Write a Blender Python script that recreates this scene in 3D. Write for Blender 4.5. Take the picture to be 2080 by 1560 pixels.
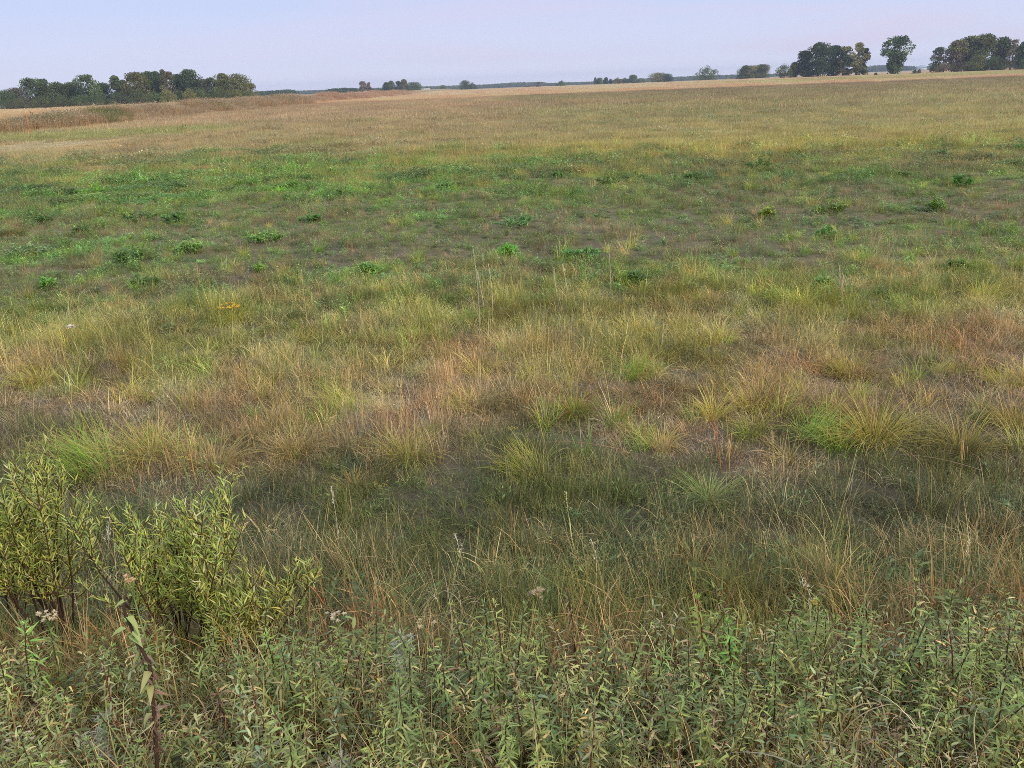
import bpy, math, random
import numpy as np
from mathutils import Matrix, Vector

sc = bpy.context.scene
for o in list(bpy.data.objects):
    bpy.data.objects.remove(o)
C = sc.collection
R = math.radians

# ------------------------------------------------------------------ camera
CAM_Z = 2.6
F = 1571.0                      # focal length in pixels of the 2080 px wide photograph
PITCH, ROLL = 21.13, 2.22
cam = bpy.data.cameras.new("camera")
cam.sensor_width = 36.0
cam.lens = 36.0 * F / 2080.0
cam.clip_start = 0.05
cam.clip_end = 9000
camo = bpy.data.objects.new("camera", cam)
C.objects.link(camo)
CR = Matrix.Rotation(R(90 - PITCH), 4, 'X') @ Matrix.Rotation(R(-ROLL), 4, 'Z')
camo.matrix_world = Matrix.Translation((0, 0, CAM_Z)) @ CR
sc.camera = camo

# ------------------------------------------------------------------ light
SUN_EL, SUN_AZ = 32.0, 128.0    # azimuth clockwise from the view direction: behind the camera, to the right
world = bpy.data.worlds.new("World")
sc.world = world
world.use_nodes = True
nt = world.node_tree
nt.nodes.clear()


def node(t, typ, **kw):
    n = t.nodes.new(typ)
    for k, v in kw.items():
        setattr(n, k, v)
    return n


def link(t, a, b):
    t.links.new(a, b)


def mixc(t, fac, a, b, blend='MIX'):
    m = t.nodes.new('ShaderNodeMix')
    m.data_type = 'RGBA'
    m.blend_type = blend
    for i, v in ((0, fac), (6, a), (7, b)):
        if hasattr(v, 'is_linked') or hasattr(v, 'links'):
            t.links.new(v, m.inputs[i])
        else:
            m.inputs[i].default_value = v if i == 0 else (tuple(v) + (1,))[:4]
    return m.outputs[2]


def lin(r, g, b, k=1.0):
    f = lambda c: (c / 255 / 12.92) if c / 255 <= .04045 else ((c / 255 + .055) / 1.055) ** 2.4
    return (f(r) * k, f(g) * k, f(b) * k)


SKY_STRENGTH = 0.1
out = node(nt, 'ShaderNodeOutputWorld')
bg = node(nt, 'ShaderNodeBackground')
bg.inputs[1].default_value = SKY_STRENGTH
sky = node(nt, 'ShaderNodeTexSky', sky_type='NISHITA')
sky.sun_disc = False
sky.sun_elevation = R(SUN_EL)
sky.sun_rotation = R(SUN_AZ)
sky.air_density, sky.dust_density, sky.ozone_density = 1.0, 1.5, 1.2
tc = node(nt, 'ShaderNodeTexCoord')
sep = node(nt, 'ShaderNodeSeparateXYZ')
link(nt, tc.outputs['Generated'], sep.inputs[0])
ramp = node(nt, 'ShaderNodeValToRGB')          # thin overcast: paler and warmer towards the horizon
link(nt, sep.outputs[2], ramp.inputs[0])
G = 1.0 / SKY_STRENGTH
el = ramp.color_ramp.elements
el[0].position = 0.0
el[0].color = (.93, .95, 1.14, 1)
el[1].position = 1.0
el[1].color = (*lin(206, 216, 246), 1)
for p, c in ((.03, (224, 229, 255)), (.09, (208, 220, 255)), (.18, (190, 212, 255)), (.32, (194, 214, 254))):
    e = ramp.color_ramp.elements.new(p)
    e.color = (*lin(*c), 1)
mp = node(nt, 'ShaderNodeMapping')
mp.inputs['Scale'].default_value = (1.3, 1.3, 13.0)
mp.inputs['Rotation'].default_value = (0, R(-5), 0)
link(nt, tc.outputs['Generated'], mp.inputs[0])
nz = node(nt, 'ShaderNodeTexNoise')
nz.inputs['Scale'].default_value = 1.5
nz.inputs['Detail'].default_value = 4
nz.inputs['Distortion'].default_value = .4
link(nt, mp.outputs[0], nz.inputs['Vector'])
mr = node(nt, 'ShaderNodeMapRange', interpolation_type='SMOOTHSTEP')
mr.inputs[1].default_value = .48
mr.inputs[2].default_value = .63
link(nt, nz.outputs[0], mr.inputs[0])
mrx = node(nt, 'ShaderNodeMapRange')           # cloud sheets are thicker to the right
mrx.inputs[1].default_value = -.5
mrx.inputs[2].default_value = .35
mrx.inputs[3].default_value = .03
mrx.inputs[4].default_value = .7
link(nt, sep.outputs[0], mrx.inputs[0])
mul = node(nt, 'ShaderNodeMath', operation='MULTIPLY')
link(nt, mr.outputs[0], mul.inputs[0])
link(nt, mrx.outputs[0], mul.inputs[1])
cloudc = mixc(nt, mul.outputs[0], ramp.outputs[0], lin(228, 219, 245))
gain = node(nt, 'ShaderNodeVectorMath', operation='SCALE')
gain.inputs[3].default_value = G * 1.0
link(nt, cloudc, gain.inputs[0])
final = mixc(nt, .93, sky.outputs[0], gain.outputs[0])
link(nt, final, bg.inputs[0])
link(nt, bg.outputs[0], out.inputs[0])

sun = bpy.data.lights.new("sun", 'SUN')
sun.energy = 2.0
sun.angle = R(10)
sun.color = (1.0, .88, .74)
suno = bpy.data.objects.new("sun", sun)
C.objects.link(suno)
sd = Vector((math.sin(R(SUN_AZ)) * math.cos(R(SUN_EL)), math.cos(R(SUN_AZ)) * math.cos(R(SUN_EL)), math.sin(R(SUN_EL))))
suno.rotation_euler = sd.to_track_quat('Z', 'Y').to_euler()

sc.view_settings.view_transform = 'Standard'
sc.view_settings.look = 'None'
sc.view_settings.exposure = 0.0
sc.view_settings.gamma = 1.0
sc.render.engine = 'CYCLES'
cy = sc.cycles
cy.max_bounces = 5
cy.diffuse_bounces = 3
cy.glossy_bounces = 1
cy.transmission_bounces = 3
cy.volume_bounces = 0
cy.transparent_max_bounces = 8
cy.caustics_reflective = cy.caustics_refractive = False
cy.use_denoising = False
cy.filter_width = 0.85

# ------------------------------------------------------------------ noise and terrain
rng = np.random.default_rng(11)
random.seed(7)
TAU = 2 * math.pi


def _h(ix, iy, s):
    n = (ix.astype(np.int64) * 374761393 + iy.astype(np.int64) * 668265263 + s * 1442695041) & 0xffffffff
    n = ((n ^ (n >> 13)) * 1274126177) & 0xffffffff
    return ((n ^ (n >> 16)) & 0xffff) / 65535.0


def vn(x, y, s=0):
    x = np.asarray(x, float); y = np.asarray(y, float)
    ix, iy = np.floor(x), np.floor(y)
    fx, fy = x - ix, y - iy
    fx = fx * fx * (3 - 2 * fx); fy = fy * fy * (3 - 2 * fy)
    a, b = _h(ix, iy, s), _h(ix + 1, iy, s)
    c, d = _h(ix, iy + 1, s), _h(ix + 1, iy + 1, s)
    return (a + (b - a) * fx) * (1 - fy) + (c + (d - c) * fx) * fy


def fbm(x, y, sx, sy, s=0, o=3):
    v, a, t = 0, .5, 0
    for i in range(o):
        v = v + a * vn(x / sx * 2 ** i + 17.3 * i, y / sy * 2 ** i - 9.1 * i, s + i * 7)
        t += a
        a *= .55
    return v / t


def ss(a, b, x):
    t = np.clip((np.asarray(x, float) - a) / (b - a), 0, 1)
    return t * t * (3 - 2 * t)


def H(x, y):
    x = np.asarray(x, float); y = np.asarray(y, float)
    z = 1.0 * (1 - ss(.3, 4.1, y))
    r = np.hypot(x, y)
    z = z + (fbm(x, y, .9, .9, 3) - .5) * .10 * ss(1.2, 5, r) * (1 - ss(60, 120, r))
    z = z + (fbm(x, y, 9, 9, 5) - .5) * .22 * ss(6, 20, r) * (1 - ss(90, 300, r))
    B = np.interp(y, [30, 60, 120, 220, 700, 1500], [.1, .35, .8, 1.25, 1.3, 0])
    bank = ss(-43, -50, x) * (1 - .75 * ss(-58, -68, x)) + (fbm(x, y, 14, 22, 9) - .5) * .25 * ss(-43, -50, x)
    z = z + np.where(y > 30, B * bank, 0)
    q = x / np.maximum(y, 1)
    z = z - 4.0 * ss(720, 1100, y) * ss(-.32, -.12, q) * (1 - ss(.26, .42, q))   # the plain falls away beyond the field
    return z


def ray(px, py):
    d = CR.to_3x3() @ Vector(((px - 1040) / F, -(py - 780) / F, -1))
    return d


def ground_at(px, py):
    """the place on the ground seen at a pixel of the photograph"""
    d = ray(px, py)
    d.z = min(d.z, -1e-3)
    t0 = t = .5
    while t < 3000:
        p = d * t
        if CAM_Z + p.z < float(H(p.x, p.y)):
            break
        t0, t = t, t * 1.03 + .01
    for _ in range(20):
        m = (t0 + t) / 2
        p = d * m
        if CAM_Z + p.z < float(H(p.x, p.y)):
            t = m
        else:
            t0 = m
    p = d * t
    return p.x, p.y


def at_dist(px, py, dist):
    d = ray(px, py)
    k = dist / math.hypot(d.x, d.y)
    return d.x * k, d.y * k, CAM_Z + d.z * k


# ------------------------------------------------------------------ colours of the meadow
# y, left colour, right colour, second (drier) colour, share of the second
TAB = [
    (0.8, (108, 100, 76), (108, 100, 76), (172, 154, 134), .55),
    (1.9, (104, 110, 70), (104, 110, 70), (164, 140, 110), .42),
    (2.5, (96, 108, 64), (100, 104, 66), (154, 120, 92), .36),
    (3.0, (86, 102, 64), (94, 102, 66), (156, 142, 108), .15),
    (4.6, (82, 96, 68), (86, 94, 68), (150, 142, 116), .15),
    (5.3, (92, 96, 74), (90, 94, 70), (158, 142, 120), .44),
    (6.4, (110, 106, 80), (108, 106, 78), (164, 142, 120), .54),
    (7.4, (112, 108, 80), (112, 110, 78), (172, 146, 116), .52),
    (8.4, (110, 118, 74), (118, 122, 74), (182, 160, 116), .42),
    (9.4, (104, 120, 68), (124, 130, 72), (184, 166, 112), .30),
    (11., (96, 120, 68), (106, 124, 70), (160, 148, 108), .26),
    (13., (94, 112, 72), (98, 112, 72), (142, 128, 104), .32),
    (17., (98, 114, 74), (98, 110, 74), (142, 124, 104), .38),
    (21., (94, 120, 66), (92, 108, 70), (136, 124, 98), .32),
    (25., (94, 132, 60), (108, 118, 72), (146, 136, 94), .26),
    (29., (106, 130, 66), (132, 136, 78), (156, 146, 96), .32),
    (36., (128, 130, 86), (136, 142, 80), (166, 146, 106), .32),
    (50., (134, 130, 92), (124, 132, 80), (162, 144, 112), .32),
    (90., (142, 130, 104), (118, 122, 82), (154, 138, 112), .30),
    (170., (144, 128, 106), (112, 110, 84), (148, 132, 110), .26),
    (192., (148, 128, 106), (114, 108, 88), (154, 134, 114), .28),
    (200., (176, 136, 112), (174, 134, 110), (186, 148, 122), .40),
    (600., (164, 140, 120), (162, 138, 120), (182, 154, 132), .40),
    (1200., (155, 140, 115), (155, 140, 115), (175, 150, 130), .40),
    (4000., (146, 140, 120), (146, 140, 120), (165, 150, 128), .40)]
KALB = 1.95
DESAT = .13
_ty = np.log([t[0] for t in TAB])
_tl = np.array([lin(*t[1]) for t in TAB])
_tr = np.array([lin(*t[2]) for t in TAB])
_t2 = np.array([lin(*t[3]) for t in TAB])
_tf = np.array([t[4] for t in TAB])


def zone(x, y):
    """main colour, dry colour, dry share, greenness 0..1 of the vegetation at a place"""
    x = np.asarray(x, float); y = np.maximum(np.asarray(y, float), .8)
    w = 1 + ((fbm(x, y, 1.2 + y * .12, 1.0 + y * .06, 21) - .5) * .5 + (fbm(x, y, .35 + y * .02, .3 + y * .015, 22) - .5) * (.35 + .5 * ss(14, 20, y))) * (1 - .85 * ss(60, 160, y))
    l = np.log(y * w)
    wr = ss(-5, 6, x + (fbm(x, y, 6, 9, 31) - .5) * 9)[:, None]
    ip = lambda T: np.stack([np.interp(l, _ty, T[:, i]) for i in range(3)], 1)
    main = ip(_tl) * (1 - wr) + ip(_tr) * wr
    sec = ip(_t2)
    fr = np.interp(l, _ty, _tf)
    # leafy bright patches in the mown strip
    n = fbm(x, y, 1.6, .9, 41, 4)
    left = ss(4, -10, x)
    g = ss(.54 - .12 * left * ss(17, 21, y), .68, n) * ss(10.5, 13, y) * (1 - ss(26, 33, y) * (1 - 0.3 * left)) * (1 - ss(36, 44, y))
    g = g * (.45 + .55 * left)
    gc = np.where((vn(x / .9, y / .7, 55) > .5)[:, None], np.array(lin(108, 134, 70)), np.array(lin(88, 110, 66)))
    main = main * (1 - g[:, None]) + gc * g[:, None]
    fr = fr * (1 - .85 * g)
    # dull purple-brown patches
    b = .6 * ss(.56, .7, fbm(x, y, 2.2, 1.0, 61, 4)) * ss(4.6, 5.6, y) * (1 - ss(40, 70, y)) * (1 - g)
    main = main * (1 - .6 * b[:, None]) + np.array(lin(112, 94, 80)) * (.6 * b[:, None])
    # scattered greener spots far out
    b2 = ss(.6, .72, fbm(x, y, 5, 5, 71, 3)) * ss(30, 45, y) * (1 - ss(150, 190, y))
    main = main * (1 - .6 * b2[:, None]) + np.array(lin(112, 126, 66)) * (.6 * b2[:, None])
    # purple-pink seed heads, broad streaks
    b3 = ss(.5, .7, fbm(x, y, 30, 12, 81, 3)) * ss(50, 80, y) * (1 - ss(185, 195, y))
    main = main * (1 - .4 * b3[:, None]) + np.array(lin(138, 112, 98)) * (.4 * b3[:, None])
    # mown track entering from the left and the green strip behind it
    e = -25 + (fbm(x, y, 5, 5, 91) - .5) * 6
    tr = ss(e + 3, e - 2, x) * ss(44, 49, y) * (1 - ss(56, 58, y)) * ss(-60, -56, x)
    main = main * (1 - tr[:, None]) + np.array(lin(168, 156, 120)) * tr[:, None]
    gs = ss(e + 6, e, x) * ss(57, 60, y) * (1 - ss(68, 78, y)) * ss(-52, -44, x)
    main = main * (1 - .8 * gs[:, None]) + np.array(lin(122, 138, 70)) * (.8 * gs[:, None])
    fr = fr * (1 - .6 * gs)
    # green strip under the trees to the right
    rg = ss(75, 110, x) * ss(262, 285, y) * (1 - ss(440, 520, y)) * ss(.25, .5, fbm(x, y, 40, 22, 95))
    main = main * (1 - rg[:, None]) + np.array(lin(138, 144, 84)) * rg[:, None]
    fr = fr * (1 - .7 * rg)
    # the bank and what lies behind
    bk = ss(-44, -47, x) * ss(-57, -54, x) * ss(45, 60, y)
    main = main * (1 - bk[:, None]) + np.array(lin(128, 112, 98)) * bk[:, None]
    bb = ss(-56, -60, x) * ss(60, 80, y)
    main = main * (1 - bb[:, None]) + np.array(lin(164, 136, 98)) * bb[:, None]
    v = .82 + .36 * fbm(x, y, .5 + y * .02, .4 + y * .02, 97, 3)
    lum = lambda c: (c @ np.array([.3, .6, .1]))[:, None]
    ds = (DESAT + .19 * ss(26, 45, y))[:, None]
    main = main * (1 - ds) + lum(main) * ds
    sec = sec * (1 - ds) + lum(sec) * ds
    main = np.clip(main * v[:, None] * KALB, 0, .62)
    sec = np.clip(sec * v[:, None] * KALB, 0, .7)
    return main, sec, fr, g, tr


# ------------------------------------------------------------------ mesh building
class MB:
    def __init__(s):
        s.v, s.q, s.t, s.c, s.r, s.n = [], [], [], [], [], 0

    def add(s, v, q=None, t=None, c=None, r=None):
        v = np.asarray(v, float).reshape(-1, 3)
        k = len(v)
        s.v.append(v)
        if q is not None and len(q): s.q.append(np.asarray(q, int).reshape(-1, 4) + s.n)
        if t is not None and len(t): s.t.append(np.asarray(t, int).reshape(-1, 3) + s.n)
        c = np.asarray(c if c is not None else (1, 1, 1), float)
        if c.ndim == 1: c = np.tile(c, (k, 1))
        s.c.append(c)
        r = np.asarray(r if r is not None else 0., float)
        if r.ndim == 0: r = np.full(k, float(r))
        s.r.append(r)
        s.n += k

    def merge(s, o):
        for v, c, r in zip(o.v, o.c, o.r):
            s.v.append(v); s.c.append(c); s.r.append(r)
        for q in o.q: s.q.append(q + s.n)
        for t in o.t: s.t.append(t + s.n)
        s.n += o.n

    def mesh(s, name, mat):
        me = bpy.data.meshes.new(name)
        v = np.concatenate(s.v)
        q = np.concatenate(s.q) if s.q else np.zeros((0, 4), int)
        t = np.concatenate(s.t) if s.t else np.zeros((0, 3), int)
        me.vertices.add(len(v)); me.vertices.foreach_set('co', v.ravel())
        nl = q.size + t.size
        me.loops.add(nl)
        me.loops.foreach_set('vertex_index', np.concatenate([q.ravel(), t.ravel()]).astype(np.int32))
        me.polygons.add(len(q) + len(t))
        st = np.concatenate([np.arange(len(q)) * 4, q.size + np.arange(len(t)) * 3]).astype(np.int32)
        me.polygons.foreach_set('loop_start', st)
        me.polygons.foreach_set('use_smooth', np.ones(len(st), bool))
        me.update(calc_edges=True)
        a = me.attributes.new('Col', 'FLOAT_COLOR', 'POINT')
        c = np.concatenate(s.c)
        a.data.foreach_set('color', np.hstack([c, np.ones((len(c), 1))]).ravel().astype(np.float32))
        a = me.attributes.new('rnd', 'FLOAT', 'POINT')
        a.data.foreach_set('value', np.concatenate(s.r).astype(np.float32))
        me.materials.append(mat)
        return me


def nrm(v):
    return v / np.maximum(np.linalg.norm(v, axis=-1, keepdims=True), 1e-9)


def blades(mb, P, az, lean, L, W, curl, cb, ct, rnd=None, segs=3, rg=rng):
    """tapering grass blades: az heading, lean and curl in radians; cb/ct colours at base and tip"""
    N = len(P)
    P = np.asarray(P, float)
    az, lean, L, W, curl = [np.broadcast_to(np.asarray(a, float), (N,)) for a in (az, lean, L, W, curl)]
    hx, hy = np.cos(az), np.sin(az)
    tw = rg.uniform(-1.2, 1.2, N)
    side = np.stack([-hy * np.cos(tw), hx * np.cos(tw), np.sin(tw) * .35], 1)
    vs, cs = [], []
    pos = P.copy()
    cb = np.broadcast_to(cb, (N, 3)); ct = np.broadcast_to(ct, (N, 3))
    for i in range(segs + 1):
        s = i / segs
        w = W * (1 - s) ** .6 * .5 if i < segs else None
        col = cb * (1 - s) + ct * s
        if w is None:
            vs.append(pos[:, None]); cs.append(col[:, None])
        else:
            wv = side * w[:, None]
            vs.append(np.stack([pos - wv, pos + wv], 1)); cs.append(np.stack([col, col], 1))
        a = lean + curl * (s + .5 / segs)
        st = L / segs
        pos = pos + np.stack([hx * np.sin(a) * st, hy * np.sin(a) * st, np.cos(a) * st], 1)
    V = np.concatenate(vs, 1); K = np.concatenate(cs, 1)
    nv = V.shape[1]
    base = (np.arange(N) * nv)[:, None]
    q = np.concatenate([base + np.array([[2 * i, 2 * i + 1, 2 * i + 3, 2 * i + 2]]) for i in range(segs - 1)]) if segs > 1 else None
    t = base + np.array([[2 * segs - 2, 2 * segs - 1, 2 * segs]])
    r = np.repeat(rg.random(N) if rnd is None else np.broadcast_to(rnd, (N,)), nv)
    mb.add(V.reshape(-1, 3), q, t, K.reshape(-1, 3), r)


def leaves(mb, P, D, L, W, bend, col, fold=.25, rnd=None, rg=rng, tipcol=None, twist=None):
    """pointed leaves with a folded midrib; D = direction from the stem"""
    N = len(P)
    P = np.asarray(P, float); D = nrm(np.asarray(D, float))
    L, W, bend = [np.broadcast_to(np.asarray(a, float), (N,)) for a in (L, W, bend)]
    up = np.tile([0, 0, 1.], (N, 1)) + rg.normal(0, .25, (N, 3))
    S = nrm(np.cross(D, up))
    U = np.cross(S, D)
    if twist is not None:
        c, s_ = np.cos(twist)[:, None], np.sin(twist)[:, None]
        S, U = S * c + U * s_, U * c - S * s_
    col = np.broadcast_to(col, (N, 3))
    tip = col if tipcol is None else np.broadcast_to(tipcol, (N, 3))
    ts, ws = (0, .28, .62, 1), (.14, 1, .72, 0)
    vs, cs = [], []
    for t, w in zip(ts, ws):
        p = P + D * (L * t * (1 - .15 * np.abs(bend) * t))[:, None] - U * (bend * L * t * t)[:, None]
        c = col * (1 - t ** 2) + tip * t ** 2
        if w == 0:
            vs.append(p[:, None]); cs.append(c[:, None])
        else:
            e = S * (W * w * .5)[:, None]
            f = U * (W * w * .5 * fold)[:, None]
            vs.append(np.stack([p - e + f, p, p + e + f], 1)); cs.append(np.stack([c, c * 1.18, c], 1))
    V = np.concatenate(vs, 1); K = np.concatenate(cs, 1)
    b = (np.arange(N) * 10)[:, None]
    q = np.concatenate([b + np.array([[i, i + 1, i + 4, i + 3]]) for i in (0, 1, 3, 4)])
    t = np.concatenate([b + np.array([[6, 7, 9]]), b + np.array([[7, 8, 9]])])
    r = np.repeat(rg.random(N) if rnd is None else np.broadcast_to(rnd, (N,)), 10)
    mb.add(V.reshape(-1, 3), q, t, K.reshape(-1, 3), r)


def tube(mb, pts, rad, col, n=5):
    pts = np.asarray(pts, float)
    k = len(pts)
    rad = np.broadcast_to(np.asarray(rad, float), (k,))
    T = nrm(np.gradient(pts, axis=0))
    ref = np.array([1., 0, 0]) if abs(T[0][0]) < .8 else np.array([0, 1., 0])
    A = nrm(np.cross(T, ref)); B = np.cross(T, A)
    a = np.arange(n) * TAU / n
    V = pts[:, None] + rad[:, None, None] * (A[:, None] * np.cos(a)[None, :, None] + B[:, None] * np.sin(a)[None, :, None])
    q = []
    for i in range(k - 1):
        for j in range(n):
            q.append((i * n + j, i * n + (j + 1) % n, (i + 1) * n + (j + 1) % n, (i + 1) * n + j))
    V = np.concatenate([V.reshape(-1, 3), pts[-1:]])
    t = [((k - 1) * n + j, (k - 1) * n + (j + 1) % n, k * n) for j in range(n)]
    mb.add(V, q, t, np.asarray(col, float))


def path(p0, az, lean, L, curl, k=7, wob=.0):
    """points along a bending stem"""
    p = np.array(p0, float)
    out_ = [p.copy()]
    for i in range(k - 1):
        a = lean + curl * (i + .5) / (k - 1)
        d = np.array([math.cos(az) * math.sin(a), math.sin(az) * math.sin(a), math.cos(a)]) + rng.normal(0, wob, 3)
        p = p + d * L / (k - 1)
        out_.append(p.copy())
    return np.array(out_)


# ------------------------------------------------------------------ materials
PIGMENT = (1.14, 1.04, .80)


def leaf_material(name, instanced, trans=.3, rough=.5):
    m = bpy.data.materials.new(name)
    m.use_nodes = True
    t = m.node_tree
    t.nodes.clear()
    o = node(t, 'ShaderNodeOutputMaterial')
    col = node(t, 'ShaderNodeAttribute', attribute_name='Col').outputs['Color']
    if instanced:
        rn = node(t, 'ShaderNodeAttribute', attribute_name='rnd').outputs['Fac']
        tint = node(t, 'ShaderNodeAttribute', attribute_name='tint', attribute_type='INSTANCER').outputs['Color']
        dry = node(t, 'ShaderNodeAttribute', attribute_name='dry', attribute_type='INSTANCER').outputs['Color']
        fr = node(t, 'ShaderNodeAttribute', attribute_name='frac', attribute_type='INSTANCER').outputs['Fac']
        lt = node(t, 'ShaderNodeMath', operation='LESS_THAN')
        link(t, rn, lt.inputs[0]); link(t, fr, lt.inputs[1])
        c = mixc(t, lt.outputs[0], tint, dry)
        c = mixc(t, 1.0, c, col, 'MULTIPLY')
    else:
        oi = node(t, 'ShaderNodeObjectInfo')
        hs = node(t, 'ShaderNodeHueSaturation')
        for k, a, b in (('Hue', .485, .515), ('Value', .86, 1.14)):
            r_ = node(t, 'ShaderNodeMapRange')
            r_.inputs[3].default_value, r_.inputs[4].default_value = a, b
            link(t, oi.outputs['Random'], r_.inputs[0])
            link(t, r_.outputs[0], hs.inputs[k])
        link(t, col, hs.inputs['Color'])
        c = hs.outputs[0]
    c = mixc(t, 1.0, c, PIGMENT, 'MULTIPLY')
    b = node(t, 'ShaderNodeBsdfPrincipled')
    b.inputs['Roughness'].default_value = rough
    b.inputs['Specular IOR Level'].default_value = .35
    link(t, c, b.inputs['Base Color'])
    tr = node(t, 'ShaderNodeBsdfTranslucent')
    link(t, c, tr.inputs[0])
    mx = node(t, 'ShaderNodeMixShader')
    mx.inputs[0].default_value = trans
    link(t, b.outputs[0], mx.inputs[1]); link(t, tr.outputs[0], mx.inputs[2])
    link(t, mx.outputs[0], o.inputs[0])
    return m


M_GRASS = leaf_material('grass_blades', True, .3)
M_PLANT = leaf_material('plant_leaves', False, .3, .42)
M_CROWN = leaf_material('tree_foliage', False, .15, .7)


def bark(name, col, scale=30):
    m = bpy.data.materials.new(name)
    m.use_nodes = True
    t = m.node_tree
    b = t.nodes['Principled BSDF']
    n = node(t, 'ShaderNodeTexNoise'); n.inputs['Scale'].default_value = scale
    c = mixc(t, n.outputs[0], tuple(x * .5 for x in col), tuple(min(1, x * 1.5) for x in col))
    link(t, c, b.inputs['Base Color'])
    b.inputs['Roughness'].default_value = .85
    return m


M_STEM = leaf_material('plant_stems', False, .0, .6)
M_BARK = bark('tree_bark', (.09, .075, .06), 2)


def ground_material():
    m = bpy.data.materials.new('meadow_ground')
    m.use_nodes = True
    t = m.node_tree
    b = t.nodes['Principled BSDF']
    b.inputs['Roughness'].default_value = .95
    b.inputs['Specular IOR Level'].default_value = .1
    col = node(t, 'ShaderNodeAttribute', attribute_name='Col').outputs['Color']
    soil = node(t, 'ShaderNodeAttribute', attribute_name='rnd').outputs['Fac']
    g = node(t, 'ShaderNodeNewGeometry')
    n1 = node(t, 'ShaderNodeTexNoise'); n1.inputs['Scale'].default_value = 26; n1.inputs['Detail'].default_value = 8
    n1.inputs['Roughness'].default_value = .75
    link(t, g.outputs['Position'], n1.inputs['Vector'])
    n2 = node(t, 'ShaderNodeTexNoise'); n2.inputs['Scale'].default_value = .35; n2.inputs['Detail'].default_value = 9
    n2.inputs['Roughness'].default_value = .7
    link(t, g.outputs['Position'], n2.inputs['Vector'])
    sc_ = mixc(t, n1.outputs[0], (.012, .009, .006), (.34, .27, .19))
    veg = mixc(t, n1.outputs[0], (.2, .2, .2), (1.5, 1.47, 1.45))
    veg = mixc(t, 1.0, col, veg, 'MULTIPLY')
    v2 = mixc(t, n2.outputs[0], (.6, .62, .6), (1.25, 1.22, 1.2))
    veg = mixc(t, 1.0, veg, v2, 'MULTIPLY')
    c = mixc(t, soil, mixc(t, 1.0, veg, PIGMENT, 'MULTIPLY'), sc_)
    link(t, c, b.inputs['Base Color'])
    bp = node(t, 'ShaderNodeBump'); bp.inputs['Strength'].default_value = .7; bp.inputs['Distance'].default_value = .03
    link(t, n1.outputs[0], bp.inputs['Height'])
    link(t, bp.outputs[0], b.inputs['Normal'])
    return m


# ------------------------------------------------------------------ object helpers
def tag(o, label=None, cat=None, group=None, kind=None):
    for k, v in (('label', label), ('category', cat), ('group', group), ('kind', kind)):
        if v: o[k] = v
    return o


def obj(name, mb, mat, parent=None, loc=None):
    me = mb if isinstance(mb, bpy.types.Mesh) else mb.mesh(name, mat)
    o = bpy.data.objects.new(name, me)
    C.objects.link(o)
    if parent: o.parent = parent
    if loc is not None: o.location = loc
    return o


def thing(name, label, cat, loc, rz=0, group=None, s=1.0):
    o = bpy.data.objects.new(name, None)
    C.objects.link(o)
    o.empty_display_size = .1
    o.location = loc
    o.rotation_euler = (0, 0, rz)
    o.scale = (s, s, s)
    return tag(o, label, cat, group)


def dup(root, loc, rz, s=1.0, label=None, group=None, tilt=(0, 0)):
    r = root.copy(); C.objects.link(r)
    r.location = loc; r.rotation_euler = (tilt[0], tilt[1], rz); r.scale = (s, s, s)
    if label: r['label'] = label
    if group: r['group'] = group
    for ch in list(root.children):
        c = ch.copy(); C.objects.link(c); c.parent = r
    return r


def loc_on(x, y, dz=-.01):
    return (x, y, float(H(x, y)) + dz)


# ------------------------------------------------------------------ ground sheet
def build_ground():
    rad = np.concatenate([[0], np.geomspace(.3, 3300, 430)])
    az = np.concatenate([np.arange(-52, 52, .13), np.arange(52, 308, 4)])
    a = np.radians(az)
    RR, AA = np.meshgrid(rad, a, indexing='ij')
    X, Y = RR * np.sin(AA), RR * np.cos(AA)
    Z = H(X, Y)
    nr, na = X.shape
    i = np.arange(nr - 1)[:, None]; j = np.arange(na)[None, :]
    j2 = (j + 1) % na
    q = np.stack([i * na + j, i * na + j2 + 0 * i, (i + 1) * na + j2, (i + 1) * na + j], -1).reshape(-1, 4)[:, ::-1]
    x, y = X.ravel(), Y.ravel()
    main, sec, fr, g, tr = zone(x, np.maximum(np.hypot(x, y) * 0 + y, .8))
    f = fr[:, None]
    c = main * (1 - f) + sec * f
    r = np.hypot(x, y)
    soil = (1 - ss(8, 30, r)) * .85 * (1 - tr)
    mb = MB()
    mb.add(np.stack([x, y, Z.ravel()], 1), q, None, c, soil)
    o = obj('meadow_ground', mb, ground_material())
    tag(o, 'flat meadow ground of dark soil and short thatch reaching the horizon', None, None, 'structure')


build_ground()

# ------------------------------------------------------------------ scattered meadow grass
PR = []            # prototype meshes, in order


def proto(mb):
    PR.append(mb.mesh('blade_patch_%02d' % len(PR), M_GRASS))
    return len(PR) - 1


def gray(n, lo=.7, hi=1.3, warm=.12):
    v = rng.uniform(lo * .8, hi, n) + (rng.random(n) < .12) * .55
    w = rng.uniform(-warm, warm, n)
    return np.stack([v * (1 + w), v, v * (1 - w)], 1)


def disc(n, r):
    a = rng.uniform(0, TAU, n); q = r * np.sqrt(rng.random(n))
    return np.stack([q * np.cos(a), q * np.sin(a), np.full(n, -.01)], 1), a


KIND = {}


def family(key, count, fn):
    KIND[key] = [proto(fn()) for _ in range(count)]


def f_fine():
    m = MB(); n = 50
    P, a = disc(n, .13)
    g = gray(n)
    blades(m, P, a + rng.normal(0, .8, n), rng.uniform(.0, .5, n), rng.uniform(.08, .26, n), rng.uniform(.003, .0065, n),
           rng.uniform(.1, 1.1, n) + (rng.random(n) < .25) * rng.uniform(.6, 2, n), g, g * [1.15, 1.05, .9])
    return m


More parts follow.
